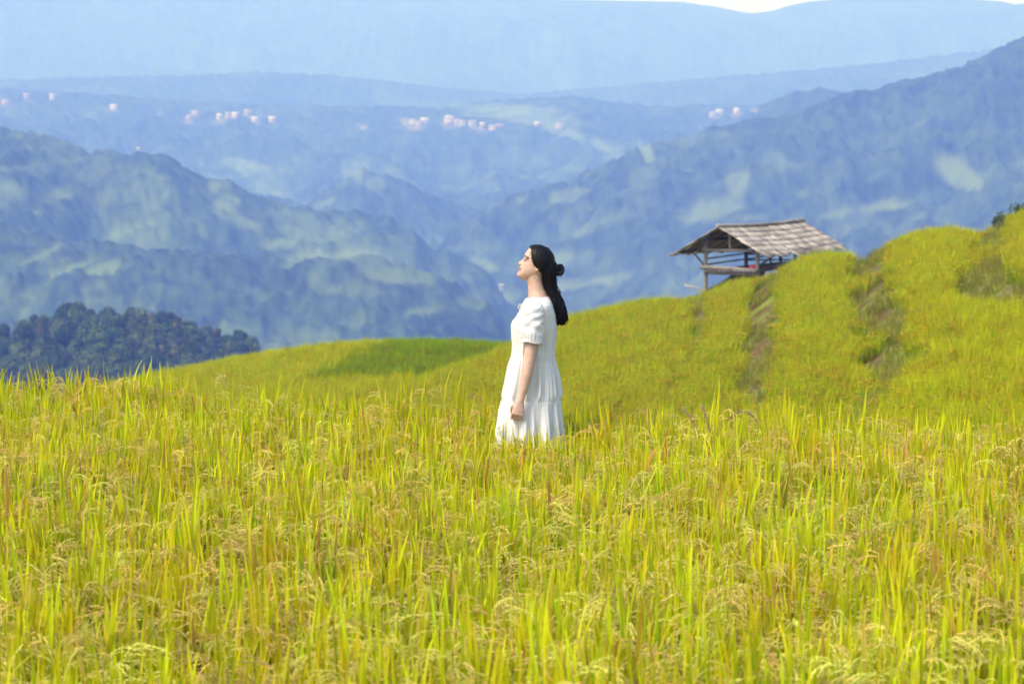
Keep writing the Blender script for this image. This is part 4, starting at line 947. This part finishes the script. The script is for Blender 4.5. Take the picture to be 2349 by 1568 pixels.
# ------------------------------------------------------------------ far houses in the valley
M_wall = mat('limewashed wall', .9, spec=.1, noise=(.6, .12))
def house(u, v, Y_, w_, d_, h_, rz, wall, roof_c, label, group):
    Ys = np.linspace(.72 * Y_, Y_ * 1.05, 260); q = pt(np.full(260, u), np.full(260, v), Ys); hz_ = hills_z(q[:, 0], Ys)
    hit = np.where(hz_ >= q[:, 2])[0]; i_ = hit[0] if len(hit) else int(np.argmax(hz_ - q[:, 2])); x, y, z = q[i_, 0], Ys[i_], hz_[i_] + 1.5
    e = empty('valley_house', (x, y, z), rz); tag(e, label, 'house', group)
    m = MB(); m.box((0, 0, h_ / 2 - 2), (w_, d_, h_ + 4), None, wall)
    m.add([[-w_/2, -d_/2, h_], [-w_/2, d_/2, h_], [-w_/2, 0, h_ + d_*.3], [w_/2, -d_/2, h_], [w_/2, d_/2, h_], [w_/2, 0, h_ + d_*.3]], [[0, 1, 2], [3, 5, 4]], wall)
    link('wall', m.mesh('wall', [M_wall]), e)
    rf = MB(); o_ = .8
    for sg in (-1, 1):
        V = np.array([[-w_/2-o_, sg*(d_/2+o_), h_-.3], [w_/2+o_, sg*(d_/2+o_), h_-.3], [w_/2+o_, 0, h_+d_*.3+.3], [-w_/2-o_, 0, h_+d_*.3+.3]]); V2 = V + [0, 0, .35]
        rf.add(np.concatenate([V, V2]), [[0, 1, 2, 3], [7, 6, 5, 4], [0, 4, 5, 1], [1, 5, 6, 2], [2, 6, 7, 3], [3, 7, 4, 0]], roof_c)
    link('roof', rf.mesh('roof', [M_wall]), e)
WHT, PNK, TAN = (.42, .39, .33), (.36, .29, .21), (.52, .40, .29)
house(318, 349, 2150, 2.2, 2.5, 4.5, .3, WHT, WHT, 'tall narrow white building on the crest of the left hill', 'houses far across the valley')
house(1150, 616, 2200, 3.6, 4, 5.5, .2, WHT, WHT, 'white building in the valley just left of the woman and her chin', 'houses far across the valley')
house(121, 231, 4700, 10, 9, 9, 0, WHT, WHT, 'bright white house far across the valley near the upper left', 'houses far across the valley')
house(1031, 287, 4700, 16, 12, 11, .2, TAN, WHT, 'brightest pale house in the distant village above the woman', 'houses far across the valley')
vr = np.random.default_rng(31)
for u, v in [(945, 289), (958, 293), (975, 287), (1050, 290), (1062, 292), (1085, 294), (1108, 295), (1128, 300), (1145, 299), (1230, 292), (1280, 296), (433, 275), (452, 267), (505, 275), (522, 272), (536, 270), (570, 268), (588, 280), (625, 281), (258, 254), (64, 229), (15, 240), (1636, 266), (1650, 265), (1690, 263)]:
    house(u + vr.uniform(-4, 4), v + vr.uniform(-2, 2), 4650, vr.uniform(8, 14), vr.uniform(7, 10), vr.uniform(4, 7), vr.uniform(-.5, .5), WHT if vr.random() < .4 else PNK if vr.random() < .6 else TAN, PNK if vr.random() < .5 else (.6, .55, .5), 'tiny pale house among the hazy village clusters far across the valley', 'tiny village houses in the haze')

# ------------------------------------------------------------------ odd ears standing out of the field
def ear(pts, r, colr, label, seed, grains=90, glen=.011):
    rg = np.random.default_rng(seed); m = MB(); P = np.array([pt(u, v, y) for u, v, y in pts])
    tq = np.linspace(0, len(P) - 1, 26); Q = np.stack([np.interp(tq, np.arange(len(P)), P[:, a]) for a in range(3)], -1)
    for _ in range(5): Q[1:-1] = (Q[:-2] + 2 * Q[1:-1] + Q[2:]) / 4
    st = link('grain_ear', mesh_from('grain_ear', np.zeros((0, 3)), []))
    base = Q[0].copy(); base[2] = 0.3
    s_ = MB(); s_.tube(np.concatenate([[base], Q]), np.linspace(.0022, .001, 27), 5, GRN * .6 + BRN * .5)
    g_ = MB()
    for k in range(grains):
        i = rg.uniform(9, 25); q = Q[int(i)]; d = Q[min(int(i) + 1, 25)] - Q[int(i)]; d = d / (np.linalg.norm(d) + 1e-9) + rg.normal(0, .35, 3)
        grain(g_, q + rg.normal(0, r, 3), d, glen * rg.uniform(.8, 1.2), glen * .24, colr * rg.uniform(.7, 1.2))
    bpy.data.objects.remove(st)
    e = empty('grain_ear', tuple(base)); tag(e, label, 'grain ear')
    for nm, m_ in (('stalk', s_), ('grains', g_)):
        m_.V = [v - base for v in m_.V]; link(nm, m_.mesh(nm, [M_ear]), e)
M_ear = mat('ripe ear', .6, spec=.2)
WB = np.array([.36, .22, .13]); WR = np.array([.42, .25, .17])
ear([(1760, 1090, 13.2), (1752, 1010, 13.2), (1735, 960, 13.2), (1712, 942, 13.2), (1690, 943, 13.2), (1668, 965, 13.2)], .004, WB, 'brown ear bent over in a wide arch above the rice right of the woman', 601, 190)
ear([(1618, 1090, 13.1), (1604, 1010, 13.1), (1590, 965, 13.1), (1566, 935, 13.1)], .0045, WR, 'reddish brown upright ear leaning left, left one of a neighbouring pair', 602, 150)
ear([(1645, 1080, 13.1), (1632, 1000, 13.1), (1620, 960, 13.1), (1611, 930, 13.1)], .0045, WR, 'reddish brown upright ear, right one of a neighbouring pair left of the arched ear', 603, 150)
ear([(516, 1000, 14.8), (517, 930, 14.8), (517, 880, 14.8), (512, 858, 14.8), (503, 866, 14.8), (498, 885, 14.8)], .012, STR * .85, 'single pale ear nodding above the rice tips on the left in front of the mound', 604, 70, .014)


# ------------------------------------------------------------------ haze
hz = MB(); zlo, zhi = float(min(HZg.min(), GZ.min())) - 5, float(HZg.max()) + 30
hz.box((0, 6450, (zlo + zhi) / 2), (9000, 13000, zhi - zlo))
M_haze = bpy.data.materials.new('blue valley haze'); M_haze.use_nodes = True
t = M_haze.node_tree; t.nodes.remove(t.nodes['Principled BSDF'])
pv = t.nodes.new('ShaderNodeVolumePrincipled'); pv.inputs['Density'].default_value = 0.00039
pv.inputs['Color'].default_value = (0.185, 0.305, 1.0, 1); pv.inputs['Absorption Color'].default_value = (1, 1, 1, 1); pv.inputs['Anisotropy'].default_value = 0.0
t.links.new(pv.outputs[0], t.nodes['Material Output'].inputs['Volume'])
tag(link('haze', hz.mesh('haze', [M_haze])), kind='stuff')
